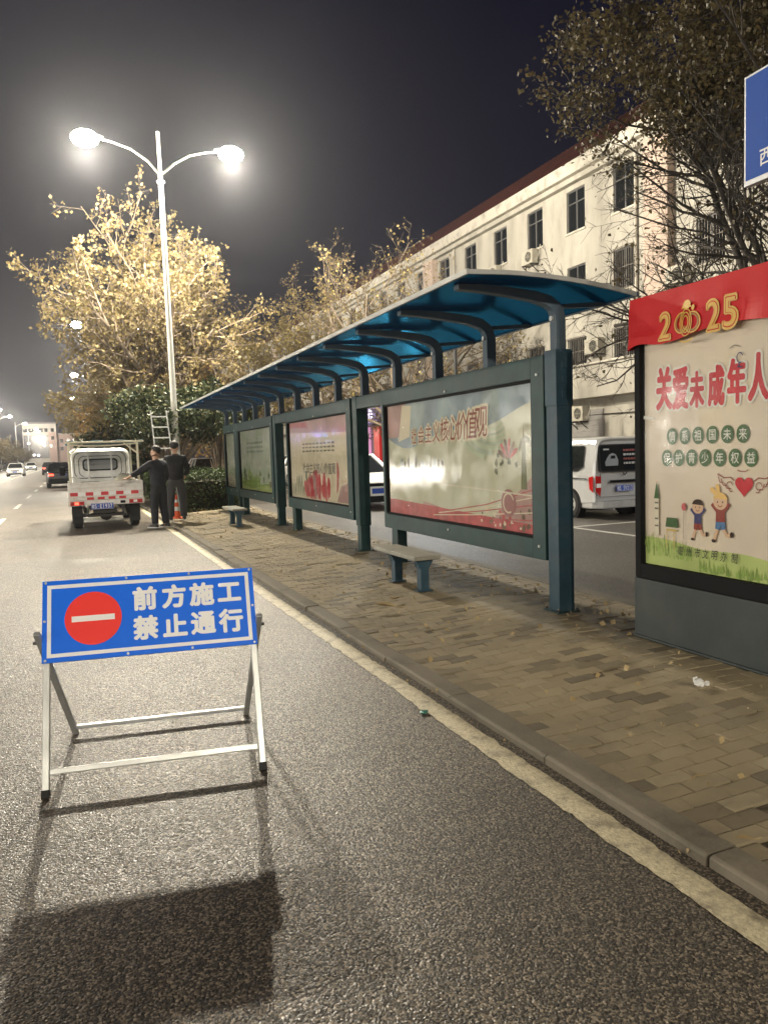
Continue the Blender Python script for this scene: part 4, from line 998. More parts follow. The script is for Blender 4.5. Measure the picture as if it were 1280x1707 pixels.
for s_ in (-1, 1):
    q = MB(); rear_poly([(s_*.70, .55), (s_*.60, .46), (s_*.58, .60), (s_*.58, .85), (s_*.70, .86)], -.002, .022, red_lens, q)
    rear_poly([(s_*.695, .63), (s_*.585, .63), (s_*.585, .71), (s_*.695, .71)], -.0245, .004, white_s, q)
    q.add([(s_*.742, .05, .86), (s_*.745, .19, .83), (s_*.745, .16, .60), (s_*.742, .05, .53)], [(0, 1, 2, 3)], red_lens); q.build('tail_light', van, fixn=False)
    q = MB(); wx = s_*.745
    for y0, y1 in ((.38, .98), (1.06, 1.9), (2.0, 2.75)):
        q.add([(s_*.725, y0, .97) if y0 > .5 else (s_*.722, y0+.18, .95), (s_*.722, y1, .95), (s_*.662, y1, 1.46), (s_*.662, y0, 1.46)]+([(s_*.716, y0, 1.04)] if y0 < .5 else []), [(0, 1, 2, 3, 4) if y0 < .5 else (0, 1, 2, 3)], dark_glass)
    q.v = [(x+s_*.02, yy, z) for x, yy, z in q.v]; q.build('side_window', van, fixn=False)
    q = MB(); q.box(wx-.006, wx+.006, .25, 1.9, .80, .812, black); q.build('door_rail', van)
q = MB(); q.prism([(-.72, .115), (-.6, -.06), (.6, -.06), (.72, .115), (.72, .5), (-.72, .5)], 'z', .21, .36, mat('grey_bumper', (.42, .42, .42), .4, dirt=(.2, .19, .17), dscale=5, damt=.5)); q.build('bumper', van, bevel=.025)
q = MB(); q.box(-.36, .36, -.004, .028, .715, .765, black); q.build('handle_bar', van, bevel=.008)
q = MB()
for a_, b_ in (((-.60, .44), (.60, .44)), ((-.60, .44), (-.575, .9)), ((.60, .44), (.575, .9))): q.beam((a_[0], RX(a_[1])-.001, a_[1]), (b_[0], RX(b_[1])-.001, b_[1]), .012, .006, black)
q.build('tailgate_seam', van)
q = MB()
for s_ in (-1, 1): q.add([(0, .012, .85), (0, .012, .875), (s_*.035, .012, .91), (s_*.065, .012, .925), (s_*.05, .012, .885)], [(0, 1, 2, 3, 4)], steel_dark)
q.build('emblem', van, fixn=False)
plate(van, .0, .60, .012, '皖S·SV213', .40, .125)
q = MB(); q.box(-.62, .62, .3, 3.4, .16, .24, steel_dark); q.tube([(-.3, -.02, .2), (-.3, .6, .2)], .03, 8, galv); q.build('underbody', van)
for s_ in (-1, 1):
    for yy in (.78, 2.9):
        q = MB(); q.tube([(s_*.60, yy, .28), (s_*.742, yy, .28)], .33, 26, black); q.build('wheel_arch', van)
        wheel(van, s_*.66, yy, .275, .18)

# --- saloon car, copied for the parked and moving cars
def make_car(label, paint, group):
    c = empty('saloon_car', label, 'car', (0, 0, 0), 0, group)
    def ring(yy, zb, zt, wd): return [(x, yy, z) for x, z in ((-wd*.9, zb), (wd*.9, zb), (wd, zb+.12), (wd*1.0, (zb+zt)/2), (wd*.97, zt-.08), (wd*.86, zt), (-wd*.86, zt), (-wd*.97, zt-.08), (-wd*1.0, (zb+zt)/2), (-wd, zb+.12))]
    q = MB(); q.loft([ring(0, .38, .80, .70), ring(.07, .26, .92, .80), ring(.5, .2, .98, .86), ring(1.6, .18, .96, .88), ring(3.0, .18, .93, .88), ring(4.0, .2, .84, .85), ring(4.35, .26, .72, .78), ring(4.45, .34, .6, .66)], paint); q.build('body', c, bevel=.02)
    q = MB()
    def cr(yy, z, wd): return (wd, yy, z)
    base = [(-.80, .45), (.80, .45), (.82, 1.5), (.82, 2.6), (.76, 3.15), (-.76, 3.15), (-.82, 2.6), (-.82, 1.5)]
    top = [(-.60, .95), (.60, .95), (.63, 1.5), (.62, 2.2), (.58, 2.45), (-.58, 2.45), (-.62, 2.2), (-.63, 1.5)]
    q.add([(x, yy, .95) for x, yy in base]+[(x, yy, 1.38) for x, yy in top], [(i, (i+1) % 8, 8+(i+1) % 8, 8+i) for i in range(8)], dark_glass); cab_ = q.build('windows', c)
    q = MB(); q.add([(x, yy, 1.38) for x, yy in top]+[(x*.9, 1.65+(yy-1.65)*.9, 1.425) for x, yy in top], [tuple(range(8, 16))]+[(i, (i+1) % 8, 8+(i+1) % 8, 8+i) for i in range(8)], paint)
    for i in (0, 1, 2, 4, 5, 7): q.beam((base[i][0]*1.005, base[i][1], .95), (top[i][0]*1.01, top[i][1], 1.385), .06, .06, paint)
    q.build('roof', c)
    for s_ in (-1, 1):
        q = MB(); q.box(s_*.60-.14, s_*.60+.14, -.005, .10, .68, .80, red_lens); q.build('tail_light', c, bevel=.02)
        q = MB(); q.box(s_*.58-.14, s_*.58+.14, 4.30, 4.45, .58, .68, mat('headlamp_lens', (.6, .6, .6), .1, coat=.8)); q.build('headlight', c, bevel=.02)
        for yy in (.85, 3.55): wheel(c, s_*.78, yy, .30, .19)
    q = MB(); q.box(-.74, .74, -.03, .05, .32, .52, black); q.build('bumper', c, bevel=.02)
    plate(c, 0, .72, .0, '', .40, .12)
    q = MB(); q.box(-.22, .22, 4.452, 4.465, .42, .55, plate_blue); q.build('front_plate', c)
    q = MB(); q.box(-.5, .5, 4.40, 4.456, .60, .68, black); q.box(-.62, .62, 4.36, 4.47, .20, .36, black); q.build('grille', c)
    return c
car0 = make_car('white saloon car parked far along the side road behind the shelter', white_paint, 'cars parked on the side road')
car0.location = (9.9, 33.0, 0)
def more(loc, rz, lab, grp):
    o = copy_tree(car0); o.location = loc; o.rotation_euler = (0, 0, rz); o['label'] = lab; o['group'] = grp; return o
more((6.15, 36.5, 0), 0, 'white car behind the hedge, nearer to the two men', 'white cars behind the hedge')
more((7.95, 36, 0), R(2), 'white car behind the hedge, next to the end of the shelter', 'white cars behind the hedge')
def swap_lights(o, mtl, what):
    for ch in o.children:
        if ch.name.startswith(what): 
            ch.data = ch.data.copy(); ch.data.materials[0] = mtl
for i, (x, yy, lab) in enumerate(((-.45, 47, 'dark car with red brake lights stopped beyond the truck'), (-.9, 66, 'car with red brake lights, second in the queue beyond the truck'), (-2.2, 95, 'small car with red lights far down the road'))):
    o = more((x, yy, 0), 0, lab, 'cars driving away'); swap_lights(o, red_lit, 'tail_light')
    for nm in ('body', 'roof'): swap_lights(o, mat('dark_car_paint', (.03, .032, .036), .25, coat=.6), nm)
o = more((7.2, 22.5, 0), PI, 'white car facing the viewer, seen between the second post and the near poster case', 'cars on the side road'); swap_lights(o, head_lit, 'headlight')
for s_ in (-.58, .58):
    l = bpy.data.lights.new('headlamp_beam', 'SPOT'); l.energy = 22; l.spot_size = R(60); l.spot_blend = .9; l.color = (1, .95, .88); l.shadow_soft_size = .05
    b = bpy.data.objects.new('headlamp_beam', l); COL.objects.link(b); b.parent = o; b.location = (s_, 4.52, .62); b.rotation_euler = (R(82), 0, 0)
for i, (x, yy, lab, p) in enumerate(((-3.8, 29.3, 'oncoming white car with headlamps lit just left of the view', 14), (-5.6, 96, 'oncoming car with bright headlamps left of the red brake lights', 10), (-6.4, 150, 'far oncoming car with tiny bright headlamps near the far building', 10))):
    o = more((x, yy, 0), PI, lab, 'oncoming cars'); swap_lights(o, head_lit, 'headlight')
    for s_ in (-.58, .58):
        l = bpy.data.lights.new('headlamp_beam', 'SPOT'); l.energy = p*14; l.spot_size = R(70); l.spot_blend = .8; l.color = (1, .95, .85); l.shadow_soft_size = .05
        b = bpy.data.objects.new('headlamp_beam', l); COL.objects.link(b); b.parent = o; b.location = (s_, 4.52, .62); b.rotation_euler = (R(86), 0, 0)
for i in range(6):
    more((-13.6+(i % 2)*.3, 116+i*13, .1), PI*.5*(i % 2)+.2, ('dark parked car under the far left trees, %s from the road end' % ('first', 'second', 'third', 'fourth', 'fifth', 'sixth')[i]), 'cars parked under the left trees')

# ================================================================== PEOPLE
def skin_mesh(name, chains, parent, m, sub=2, loc=None):
    """chains: lists of (x, y, z, r); points that repeat are shared, so limbs grow out of one body"""
    idx = {}; vs = []; rs = []; es = set()
    for ch in chains:
        prev = None
        for x, yy, z, r in ch:
            k = (round(x, 4), round(yy, 4), round(z, 4))
            if k not in idx: idx[k] = len(vs); vs.append(k); rs.append(r)
            i = idx[k]
            if prev is not None and prev != i: es.add((prev, i))
            prev = i
    me = bpy.data.meshes.new(name); me.from_pydata(vs, list(es), []); o = bpy.data.objects.new(name, me); COL.objects.link(o)
    o.modifiers.new('s', 'SKIN').use_smooth_shade = True
    sv = me.skin_vertices[0].data if me.skin_vertices else None
    if sv is None:
        bpy.context.view_layer.objects.active = o; sv = me.skin_vertices[0].data
    for i, r in enumerate(rs):
        rx = r if not isinstance(r, tuple) else r[0]; ry = r if not isinstance(r, tuple) else r[1]
        sv[i].radius = (rx, ry); sv[i].use_root = (i == 0)
    if sub: o.modifiers.new('sub', 'SUBSURF').levels = sub; o.modifiers['sub'].render_levels = sub
    bpy.context.view_layer.update()
    new = bpy.data.meshes.new_from_object(o.evaluated_get(bpy.context.evaluated_depsgraph_get()))
    bpy.data.objects.remove(o); new.name = name; new.materials.clear(); new.materials.append(m)
    new.polygons.foreach_set('use_smooth', [True]*len(new.polygons))
    o = bpy.data.objects.new(name, new); COL.objects.link(o); o.parent = parent
    return o
skin_m = mat('skin', (.46, .27, .18), .5, var=.1); cloth_navy = mat('dark_navy_jacket', (.012, .013, .020), .8, var=.3, vscale=12, bump=.3, bscale=18); cloth_blk = mat('charcoal_jacket', (.010, .010, .012), .85, var=.3, vscale=10, bump=.3, bscale=18)
trous1 = mat('dark_trousers', (.016, .017, .022), .85, var=.2, bump=.3, bscale=14); trous2 = mat('grey_trousers', (.050, .050, .055), .85, var=.2, bump=.3, bscale=14); hair_m = mat('black_hair', (.008, .007, .007), .6, bump=.6, bscale=60); shoe_m = mat('dark_shoes', (.03, .03, .03), .5); sole_w = mat('white_soles', (.6, .6, .58), .5)
def hand_chains(w_, d, side):
    """palm, four fingers and a thumb at wrist w_, pointing along d"""
    d = Vector(d).normalized(); w_ = Vector(w_); s_ = Vector(side).normalized(); n = d.cross(s_)
    out = []; c = w_+d*.05
    P = lambda p, r: (p.x, p.y, p.z, r)
    out.append([P(w_, .026), P(c, .032)])
    for k, ln_ in enumerate((.065, .078, .072, .055)):
        b = c+d*.035+s_*(.027-.018*k); out.append([P(c, .032), P(b, .010), P(b+d*ln_*.5-n*.008, .009), P(b+d*ln_*.85-n*.03, .008)])
    t = w_+d*.03+s_*.035; out.append([P(c, .032), P(t, .011), P(t+d*.03+s_*.018, .010), P(t+d*.055+s_*.016-n*.01, .009)])
    return out
def person(label, loc, rz, jacket, trousers, hands, lean_=0., turn=0., feet=((-.10, .0), (.10, .04)), group=None):
    """local frame: faces +y; hands = ((elbow, wrist), (elbow, wrist)) for left (-x) and right (+x)"""
    t = empty('person', label, 'person', loc, rz, group)
    L_ = lambda z, k=1.: lean_*max(0, z-.95)*k
    hx, hy, hz = 0, L_(1.62)+.02, 1.60
    ct, st_ = math.cos(turn), math.sin(turn)
    F = lambda fx, fy: (hx+fx*ct-fy*st_, hy+fx*st_+fy*ct)     # head-local (x right, y forward)
    legs = []
    for s_, (fx, fy) in zip((-1, 1), feet):
        legs.append([(0, 0, .94, .11), (s_*.09, 0, .88, .085), (fx, fy*.4+.03, .48, .055), (fx, fy, .09, .040), (fx, fy+.02, .04, .035), (fx+s_*.015, fy+.16, .03, .03)])
    body = [[(0, 0, .94, .11), (0, L_(1.15), 1.15, .105), (0, L_(1.34), 1.34, .12), (0, L_(1.44), 1.44, .055), (hx, hy-.015, 1.52, .052), (hx, hy, 1.585, .085), (hx, hy-.005, 1.65, .088), (hx, hy-.01, 1.70, .055)]]
    nx, ny = F(0, .085); body.append([(hx, hy, 1.585, .085), (nx, ny, 1.575, .018)])
    jx, jy = F(0, .055); body.append([(hx, hy-.015, 1.52, .052), (jx, jy, 1.525, .03)])
    for s_ in (-1, 1): ex, ey = F(s_*.088, -.005); body.append([(hx, hy, 1.585, .085), (ex, ey, 1.60, .014)])
    arms = []; sleeves = []
    for s_, (el, wr) in zip((-1, 1), hands):
        sh = (s_*.17, L_(1.38), 1.375, .055)
        arms.append([(0, L_(1.34), 1.34, .12), sh, (*el, .038), (*wr, .026)])
        d = Vector(wr)-Vector(el); side = Vector((0, 1, 0)) if abs(d.normalized().y) < .8 else Vector((-s_, 0, 0)); side = side-d.normalized()*side.dot(d.normalized())
        arms += hand_chains(wr, d, side)
        w2 = Vector(el).lerp(Vector(wr), .93)
        sleeves.append([(0, L_(1.33), 1.33, .15), (s_*.18, L_(1.38), 1.375, .085), (*el, .072), (*w2, .056)])
    skin_mesh('body', legs+body+arms, t, skin_m)
    skin_mesh('jacket', [[(0, 0, .80, (.185, .145)), (0, L_(1.0), 1.0, (.19, .15)), (0, L_(1.18), 1.18, (.195, .15)), (0, L_(1.33), 1.33, .165), (0, L_(1.44), 1.44, .075), (0, L_(1.475), 1.478, .066)]]+sleeves, t, jacket)
    skin_mesh('trousers', [[(0, 0, 1.0, .13), (0, 0, .90, .14)]]+[[(0, 0, .90, .135), (s_*.09, 0, .82, .112), (fx, fy*.4+.03, .48, .092), (fx, fy, .12, .078), (fx, fy, .075, .08)] for s_, (fx, fy) in zip((-1, 1), feet)], t, trousers)
    for s_, (fx, fy) in zip((-1, 1), feet):
        q = MB(); rr_ = []
        for yy, wd, hh in ((-.09, .030, .07), (-.06, .042, .10), (.02, .045, .095), (.10, .046, .062), (.17, .040, .048), (.205, .02, .03)):
            rr_.append([(fx+s_*.01+wd*math.cos(2*PI*k/10), fy+yy, max(.012, .012+hh*(.5+.5*math.sin(2*PI*k/10)))) for k in range(10)])
        q.loft(rr_, shoe_m); q.box(fx+s_*.01-.045, fx+s_*.01+.045, fy-.09, fy+.2, 0, .02, sole_w); q.build('shoe', t, smooth=False)
    q = MB(); q.ball((0, 0, 0), (.100, .112, .108), hair_m, 18, 12); v = []
    for a_, b_, c_ in q.v:
        if c_ < -.02 and b_ > -.02: c_ = -.02; 
        if c_ < -.02: k_ = 1-.9*min(.06, -.02-c_)/.06*.16; a_ *= k_; b_ *= k_
        if c_ < -.085: c_ = -.085
        if b_ > .05 and c_ < .035: b_ = .05; c_ = max(c_, .035)
        x, yy = hx+a_*ct-(b_-.015)*st_, hy+a_*st_+(b_-.015)*ct
        v.append((x, yy, 1.665+c_))
    q.v = v; q.build('hair', t, smooth=True)
    q = MB()
    for s_ in (-1, 1): x, yy = F(s_*.034, .074); q.ball((x, yy, 1.612), .010, hair_m, 8, 6)
    q.build('eyes', t, smooth=True)
    return t
person('man in a dark jacket reaching one arm towards the truck bed', (1.72, 17.15, 0), R(32), cloth_navy, trous1,
       (((-.36, .16, 1.22), (-.55, .22, 1.12)), ((.25, .02, 1.12), (.22, .14, .92))), lean_=.05, turn=R(42), feet=((-.10, .05), (.10, -.06)), group='men standing by the truck')
person('man in a black jacket and grey trousers seen from behind with head bowed', (2.14, 17.55, .1), R(-8), cloth_blk, trous2,
       (((-.25, .06, 1.12), (-.16, .24, 1.0)), ((.27, .03, 1.12), (.20, .22, .98))), lean_=.16, turn=R(-5), feet=((-.14, .0), (.13, .03)), group='men standing by the truck')

# traffic cone behind the men, ladder against the shrub
cone_o = mat('orange_cone', (.75, .10, .02), .5); 
tcn = empty('traffic_cone', 'slim orange and white traffic cone between the legs of the man in grey trousers', 'traffic cone', (2.19, 18.1, .1))
q = MB(); q.box(-.16, .16, -.16, .16, 0, .03, cone_o); q.build('base', tcn, bevel=.01)
q = MB(); q.tube([(0, 0, .03), (0, 0, .22)], [.11, .085], 18, cone_o, cap=False); q.tube([(0, 0, .22), (0, 0, .34)], [.085, .069], 18, white_s, cap=False); q.tube([(0, 0, .34), (0, 0, .46)], [.069, .053], 18, cone_o, cap=False); q.tube([(0, 0, .46), (0, 0, .54)], [.053, .042], 18, white_s, cap=False); q.tube([(0, 0, .54), (0, 0, .68)], [.042, .025], 18, cone_o); q.build('body', tcn); tcn.scale = (.75, .75, .8)
ld_ = empty('ladder', 'aluminium ladder leaning into the dark shrub behind the two men', 'ladder', (2.24, 19.6, .1))
q = MB()
for s_ in (-.21, .21): q.beam((s_, 0, 0), (s_*.93-.05, 1.25, 2.62), .025, .06, galv, up=(0, 1, -.3))
q.build('rails', ld_)
for k in range(9):
    t = .1+k*.105; q = MB(); q.beam((-.205+t*.0-.05*t, 1.25*t, 2.62*t), (.205-.05*t, 1.25*t, 2.62*t), .03, .035, galv); q.build('rung', ld_)

# ================================================================== TREES AND PLANTS
L_yel = leaf_mat('yellow_autumn_leaves', [(.13, .092, .038), (.20, .157, .066), (.25, .205, .095), (.17, .122, .052), (.225, .195, .10)], .4)
L_oli = leaf_mat('olive_autumn_leaves', [(.16, .13, .05), (.24, .19, .07), (.34, .27, .10), (.18, .12, .05)], .35)
L_brn = leaf_mat('brown_dry_leaves', [(.042, .030, .014), (.07, .05, .022), (.09, .07, .03), (.05, .046, .02)], .3)
L_grn = leaf_mat('dark_evergreen_leaves', [(.010, .018, .007), (.022, .036, .013), (.045, .055, .022), (.10, .095, .045)], .2, .38)
L_hdg = leaf_mat('hedge_leaves', [(.018, .032, .012), (.04, .065, .02), (.075, .095, .03)], .2, .45)

def leaf(mb, p, s_, m, rg, droop=.3):
    a = Vector((rg.gauss(0, 1), rg.gauss(0, 1), rg.gauss(0, 1)-droop)).normalized()
    b = a.cross(Vector((rg.gauss(0, 1), rg.gauss(0, 1), rg.gauss(0, 1)))).normalized()
    n = a.cross(b); w_ = s_*rg.uniform(.3, .48)
    p = Vector(p); q_ = p+a*s_; mid = p+a*s_*.45
    mb.add([p, mid+b*w_+n*s_*.08, q_, mid-b*w_+n*s_*.08], [(0, 1, 2), (0, 2, 3)], m)

def grow(tr_, lf, p, d, ln_, r, lvl, P, rg, bm_):
    nseg = (5, 5, 4, 3, 2)[min(lvl, 4)]; pts = [Vector(p)]; rad = [r]; d = Vector(d).normalized(); ds = [d]
    endr = r*(.55 if lvl == 0 else .35) if lvl < P['lv'] else r*.35
    for i in range(nseg):
        d = (d+Vector((rg.gauss(0, 1), rg.gauss(0, 1), rg.gauss(0, 1)))*P['wob']+Vector((0, 0, P['up'][lvl]))).normalized()
        pts.append(pts[-1]+d*ln_/nseg); rad.append(r+(endr-r)*(i+1)/nseg); ds.append(d)
    tr_.tube(pts, rad, (9, 7, 5, 4, 3)[min(lvl, 4)], bm_, cap=False)
    if lvl >= P['lv']-1 and lf is not None:
        mbl, m, cnt, size, spread = lf
        k = cnt if lvl == P['lv'] else cnt*.6
        for _ in range(int(k)+(rg.random() < k % 1)):
            t = rg.uniform(.2, 1.08)*nseg; i = min(int(t), nseg-1); q_ = pts[i].lerp(pts[i+1], min(1.1, t-i))
            q_ = q_+Vector((rg.gauss(0, spread), rg.gauss(0, spread), rg.gauss(0, spread)))
            if q_.z < P.get('zmin', 0) or rg.random() < P.get('thin', lambda q: 0)(q_): continue
            leaf(mbl, q_, size*rg.uniform(.7, 1.3), m, rg)
    if lvl < P['lv']:
        kids = P['kids'][lvl]
        for k in range(kids):
            t = P['t0'][lvl]+(1-P['t0'][lvl])*(k+rg.random())/kids; t = min(t, .999)*nseg; i = int(t); q_ = pts[i].lerp(pts[i+1], t-i); dd = ds[i+1]
            ang = rg.uniform(*P['ang'][lvl]); pa = dd.cross(Vector((rg.gauss(0, 1), rg.gauss(0, 1), rg.gauss(0, 1)))).normalized()
            nd = (Matrix.Rotation(ang, 3, pa) @ dd)
            grow(tr_, lf, q_, nd, ln_*P['ratio'][lvl]*rg.uniform(.7, 1.15)*(1-.35*(t/nseg)*(lvl > 0)), max(.006, rad[i]*rg.uniform(.42, .6)), lvl+1, P, rg, bm_)

def tree(name, label, loc, seed, trunk, limbs, P, leafspec, bm_=None, group=None):
    """trunk: (height, radius, lean dx, lean dy); limbs: list of (start height, direction, length, radius)"""
    rg = random.Random(seed); bm_ = bm_ or bark
    t = empty(name, label, 'tree', loc, rg.uniform(-.1, .1)*0, group)
    tk = MB(); h, r, dx, dy = trunk; pts = [(dx*(i/6)**1.5+rg.gauss(0, .02), dy*(i/6)**1.5+rg.gauss(0, .02), h*i/6) for i in range(7)]
    tk.tube(pts, [r*1.35]+[r*(1-.3*i/6) for i in range(1, 7)], 12, bm_); tk.build('trunk', t, smooth=True, fixn=False)
    br = MB(); lm = MB(); lf = None
    if leafspec: lf = (lm, *leafspec)
    for z, d, ln_, lr in limbs:
        k = min(5.999, z/h*6); i = int(k); p = Vector(pts[i]).lerp(Vector(pts[i+1]), k-i)
        grow(br, lf, p, d, ln_, lr, 0, P, rg, bm_)
    br.build('branches', t, smooth=True, fixn=False)
    if lm.v: lm.build('crown', t, fixn=False)
    return t
def ring_limbs(n, rg, z0, z1, ln_, r, elev=(.5, 1.2), top=True):
    o = []
    for k in range(n):
        a = 2*PI*(k+rg.uniform(-.3, .3))/n; e = rg.uniform(*elev); o.append((rg.uniform(z0, z1), (math.cos(a), math.sin(a), e), ln_*rg.uniform(.85, 1.15), r*rg.uniform(.8, 1.1)))
    if top: o.append((z1, (.1, 0, 1.6), ln_*1.05, r))
    return o
PT = dict(lv=3, wob=.13, up=[.05, .04, .02, 0], kids=[7, 6, 4], t0=[.25, .2, .2], ang=[(.5, 1.0), (.5, 1.1), (.4, 1.2)], ratio=[.55, .5, .5])
rg = random.Random(21)
# the large yellow tree beyond the lamp
tree('broadleaf_tree', 'large yellow leaved tree lit by the twin lamp behind the truck', (2.9, 28.8, .07), 4, (3.5, .19, .05, 0),
     ring_limbs(12, rg, 1.7, 3.5, 3.9, .095, (.5, 2.4))+[(3.5, (.3, .1, 1), 5.0, .09), (3.4, (-.35, .2, 1), 5.0, .09), (3.3, (-.1, -.35, 1), 4.9, .09), (3.5, (.12, .3, 1), 5.2, .09), (3.2, (-.6, -.1, 1), 4.6, .085), (3.2, (.6, 0, 1), 4.6, .085)], dict(PT, kids=[8, 7, 4]), (L_yel, 4.6, .125, .07), group='street trees on the island')
rg = random.Random(5)
tree('broadleaf_tree', 'smaller brownish yellow tree behind the truck, left of the large yellow tree', (3.7, 37.5, .07), 8, (2.0, .14, 0, 0),
     ring_limbs(7, rg, 1.3, 2.0, 3.4, .07, (.35, 1.3)), PT, (leaf_mat('amber_autumn_leaves', [(.26, .14, .05), (.40, .25, .09), (.46, .33, .13), (.30, .16, .06)], .4), 5, .17, .12), group='street trees on the island')
tree('broadleaf_tree', 'dim yellow tree far down the island behind the truck rack', (2.2, 50, .07), 9, (2.0, .14, 0, 0),
     ring_limbs(7, rg, 1.2, 2.0, 3.8, .07, (.35, 1.3)), dict(PT, kids=[6, 5, 3]), (L_yel, 6, .2, .14), group='street trees on the island')
# street trees along the side road
PB = dict(PT, wob=.16, kids=[8, 7, 5])
rg = random.Random(31)
tree('street_tree', 'fine twigged half bare tree standing behind the middle of the shelter', (12.4, 28.6, .12), 12, (2.7, .15, -.1, .1),
     ring_limbs(10, rg, 1.8, 2.7, 5.0, .075, (.6, 2.2)), PB, (L_oli, 1.8, .10, .06), bark, 'street trees in front of the building')
tree('street_tree', 'olive and yellow leaved tree between the yellow tree and the bare tree', (11.6, 37.0, .12), 13, (2.6, .15, 0, 0),
     ring_limbs(9, rg, 1.7, 2.6, 5.0, .075, (.5, 2.0)), PB, (L_oli, 4.2, .12, .08), bark, 'street trees in front of the building')
tree('street_tree', 'dull olive tree behind the far end of the shelter roof', (11.0, 47.0, .12), 14, (2.6, .15, 0, 0),
     ring_limbs(7, rg, 1.5, 2.6, 4.2, .07, (.4, 1.4)), PT, (L_oli, 5, .15, .1), bark, 'street trees in front of the building')
tree('street_tree', 'brown leafed tree seen between the shelter struts at the far end', (9.4, 58.0, .12), 15, (2.2, .15, 0, 0),
     ring_limbs(7, rg, 1.2, 2.2, 4.2, .07, (.3, 1.3)), PT, (L_oli, 5, .16, .12), bark, 'street trees in front of the building')
tree('street_tree', 'small bare tree seen through the gap under the near shelter roof', (12.4, 22.3, .12), 16, (2.9, .10, -.1, 0),
     ring_limbs(6, rg, 2.0, 2.9, 2.1, .05, (.15, .6), top=False), dict(PB, up=[.02, .0, .0, 0], kids=[6, 6, 4]), (L_oli, .25, .09, .05), bark_dark, 'street trees in front of the building')
# the big dark tree at the right, limbs sweeping over the side road
limbs = [(3.0, (-.30, .85, .75), 4.3, .09), (3.1, (.15, .85, 1.05), 4.4, .09), (2.8, (-.4, .9, .36), 4.4, .07), (3.0, (-.1, 1.0, .45), 4.6, .08), (3.2, (.1, .35, 1.5), 5.6, .09), (2.9, (-.8, .3, .9), 3.6, .07), (3.1, (.6, .2, 1.0), 4.2, .07), (3.0, (-.4, -.6, 1.1), 4.2, .07), (3.2, (-.1, .5, 1.45), 5.6, .08), (3.0, (.4, -.6, .9), 4.0, .06), (3.2, (.3, .7, 1.4), 5.6, .08)]
zt = lambda q_: max(0, min(1, 1-(q_.z-6.8)/2.2))*.99
tree('bare_tree', 'big dark tree with bare lower limbs and dry brown leaves on top at the right', (12.3, 9.3, .12), 18, (3.2, .24, 0, .9),
     limbs, dict(PB, kids=[11, 9, 7], wob=.15, thin=zt), (L_brn, 24.0, .088, .13), bark_dark, 'street trees in front of the building')

# dark evergreen shrub with the ladder, by the lamp
def shrub(name, label, loc, rad, h, n, m, size, seed, group=None, cat='shrub', clumps=26, foot=0.):
    rg = random.Random(seed); t = empty(name, label, cat, loc, 0, group)
    b = MB()
    cl = []
    for k in range(clumps):
        a = rg.uniform(0, 2*PI); e = rg.uniform(-.75, 1); rr_ = rg.uniform(.45, .92)
        cl.append(Vector((rad*rr_*math.cos(a)*math.sqrt(max(.05, 1-e*e)), rad*rr_*math.sin(a)*math.sqrt(max(.05, 1-e*e)), foot+(h-foot)*(.55+.42*e*rr_))))
    for c in cl: b.tube([(0, 0, 0), (c.x*.3, c.y*.3, c.z*.5), tuple(c)], [.05, .03, .008], 5, bark)
    b.build('stems', t, fixn=False)
    q = MB()
    for _ in range(n):
        c = rg.choice(cl); s_ = rad*.30; d = Vector((rg.gauss(0, 1), rg.gauss(0, 1), rg.gauss(0, 1))); d = d.normalized()*s_*rg.random()**.4
        p_ = c+d
        if p_.z < .05: continue
        leaf(q, p_, size*rg.uniform(.7, 1.3), m, rg, .1)
    q.build('leaves', t, fixn=False)
    return t
shrub('evergreen_shrub', 'round dark evergreen shrub under the lamp with the ladder in it', (2.9, 24.6, .07), 1.9, 3.5, 11000, L_grn, .13, 3, 'evergreen shrubs on the island', clumps=34, foot=1.5)
shrub('evergreen_shrub', 'tall dark evergreen shrub beside the end of the shelter roof', (4.9, 27.6, .07), 1.5, 4.0, 8000, L_grn, .14, 4, 'evergreen shrubs on the island', clumps=28, foot=2.1)
shrub('evergreen_shrub', 'low dark shrub hidden behind the truck at the left of the ladder', (1.7, 31.5, .07), 1.5, 3.0, 6000, L_grn, .14, 6, 'evergreen shrubs on the island', clumps=24)

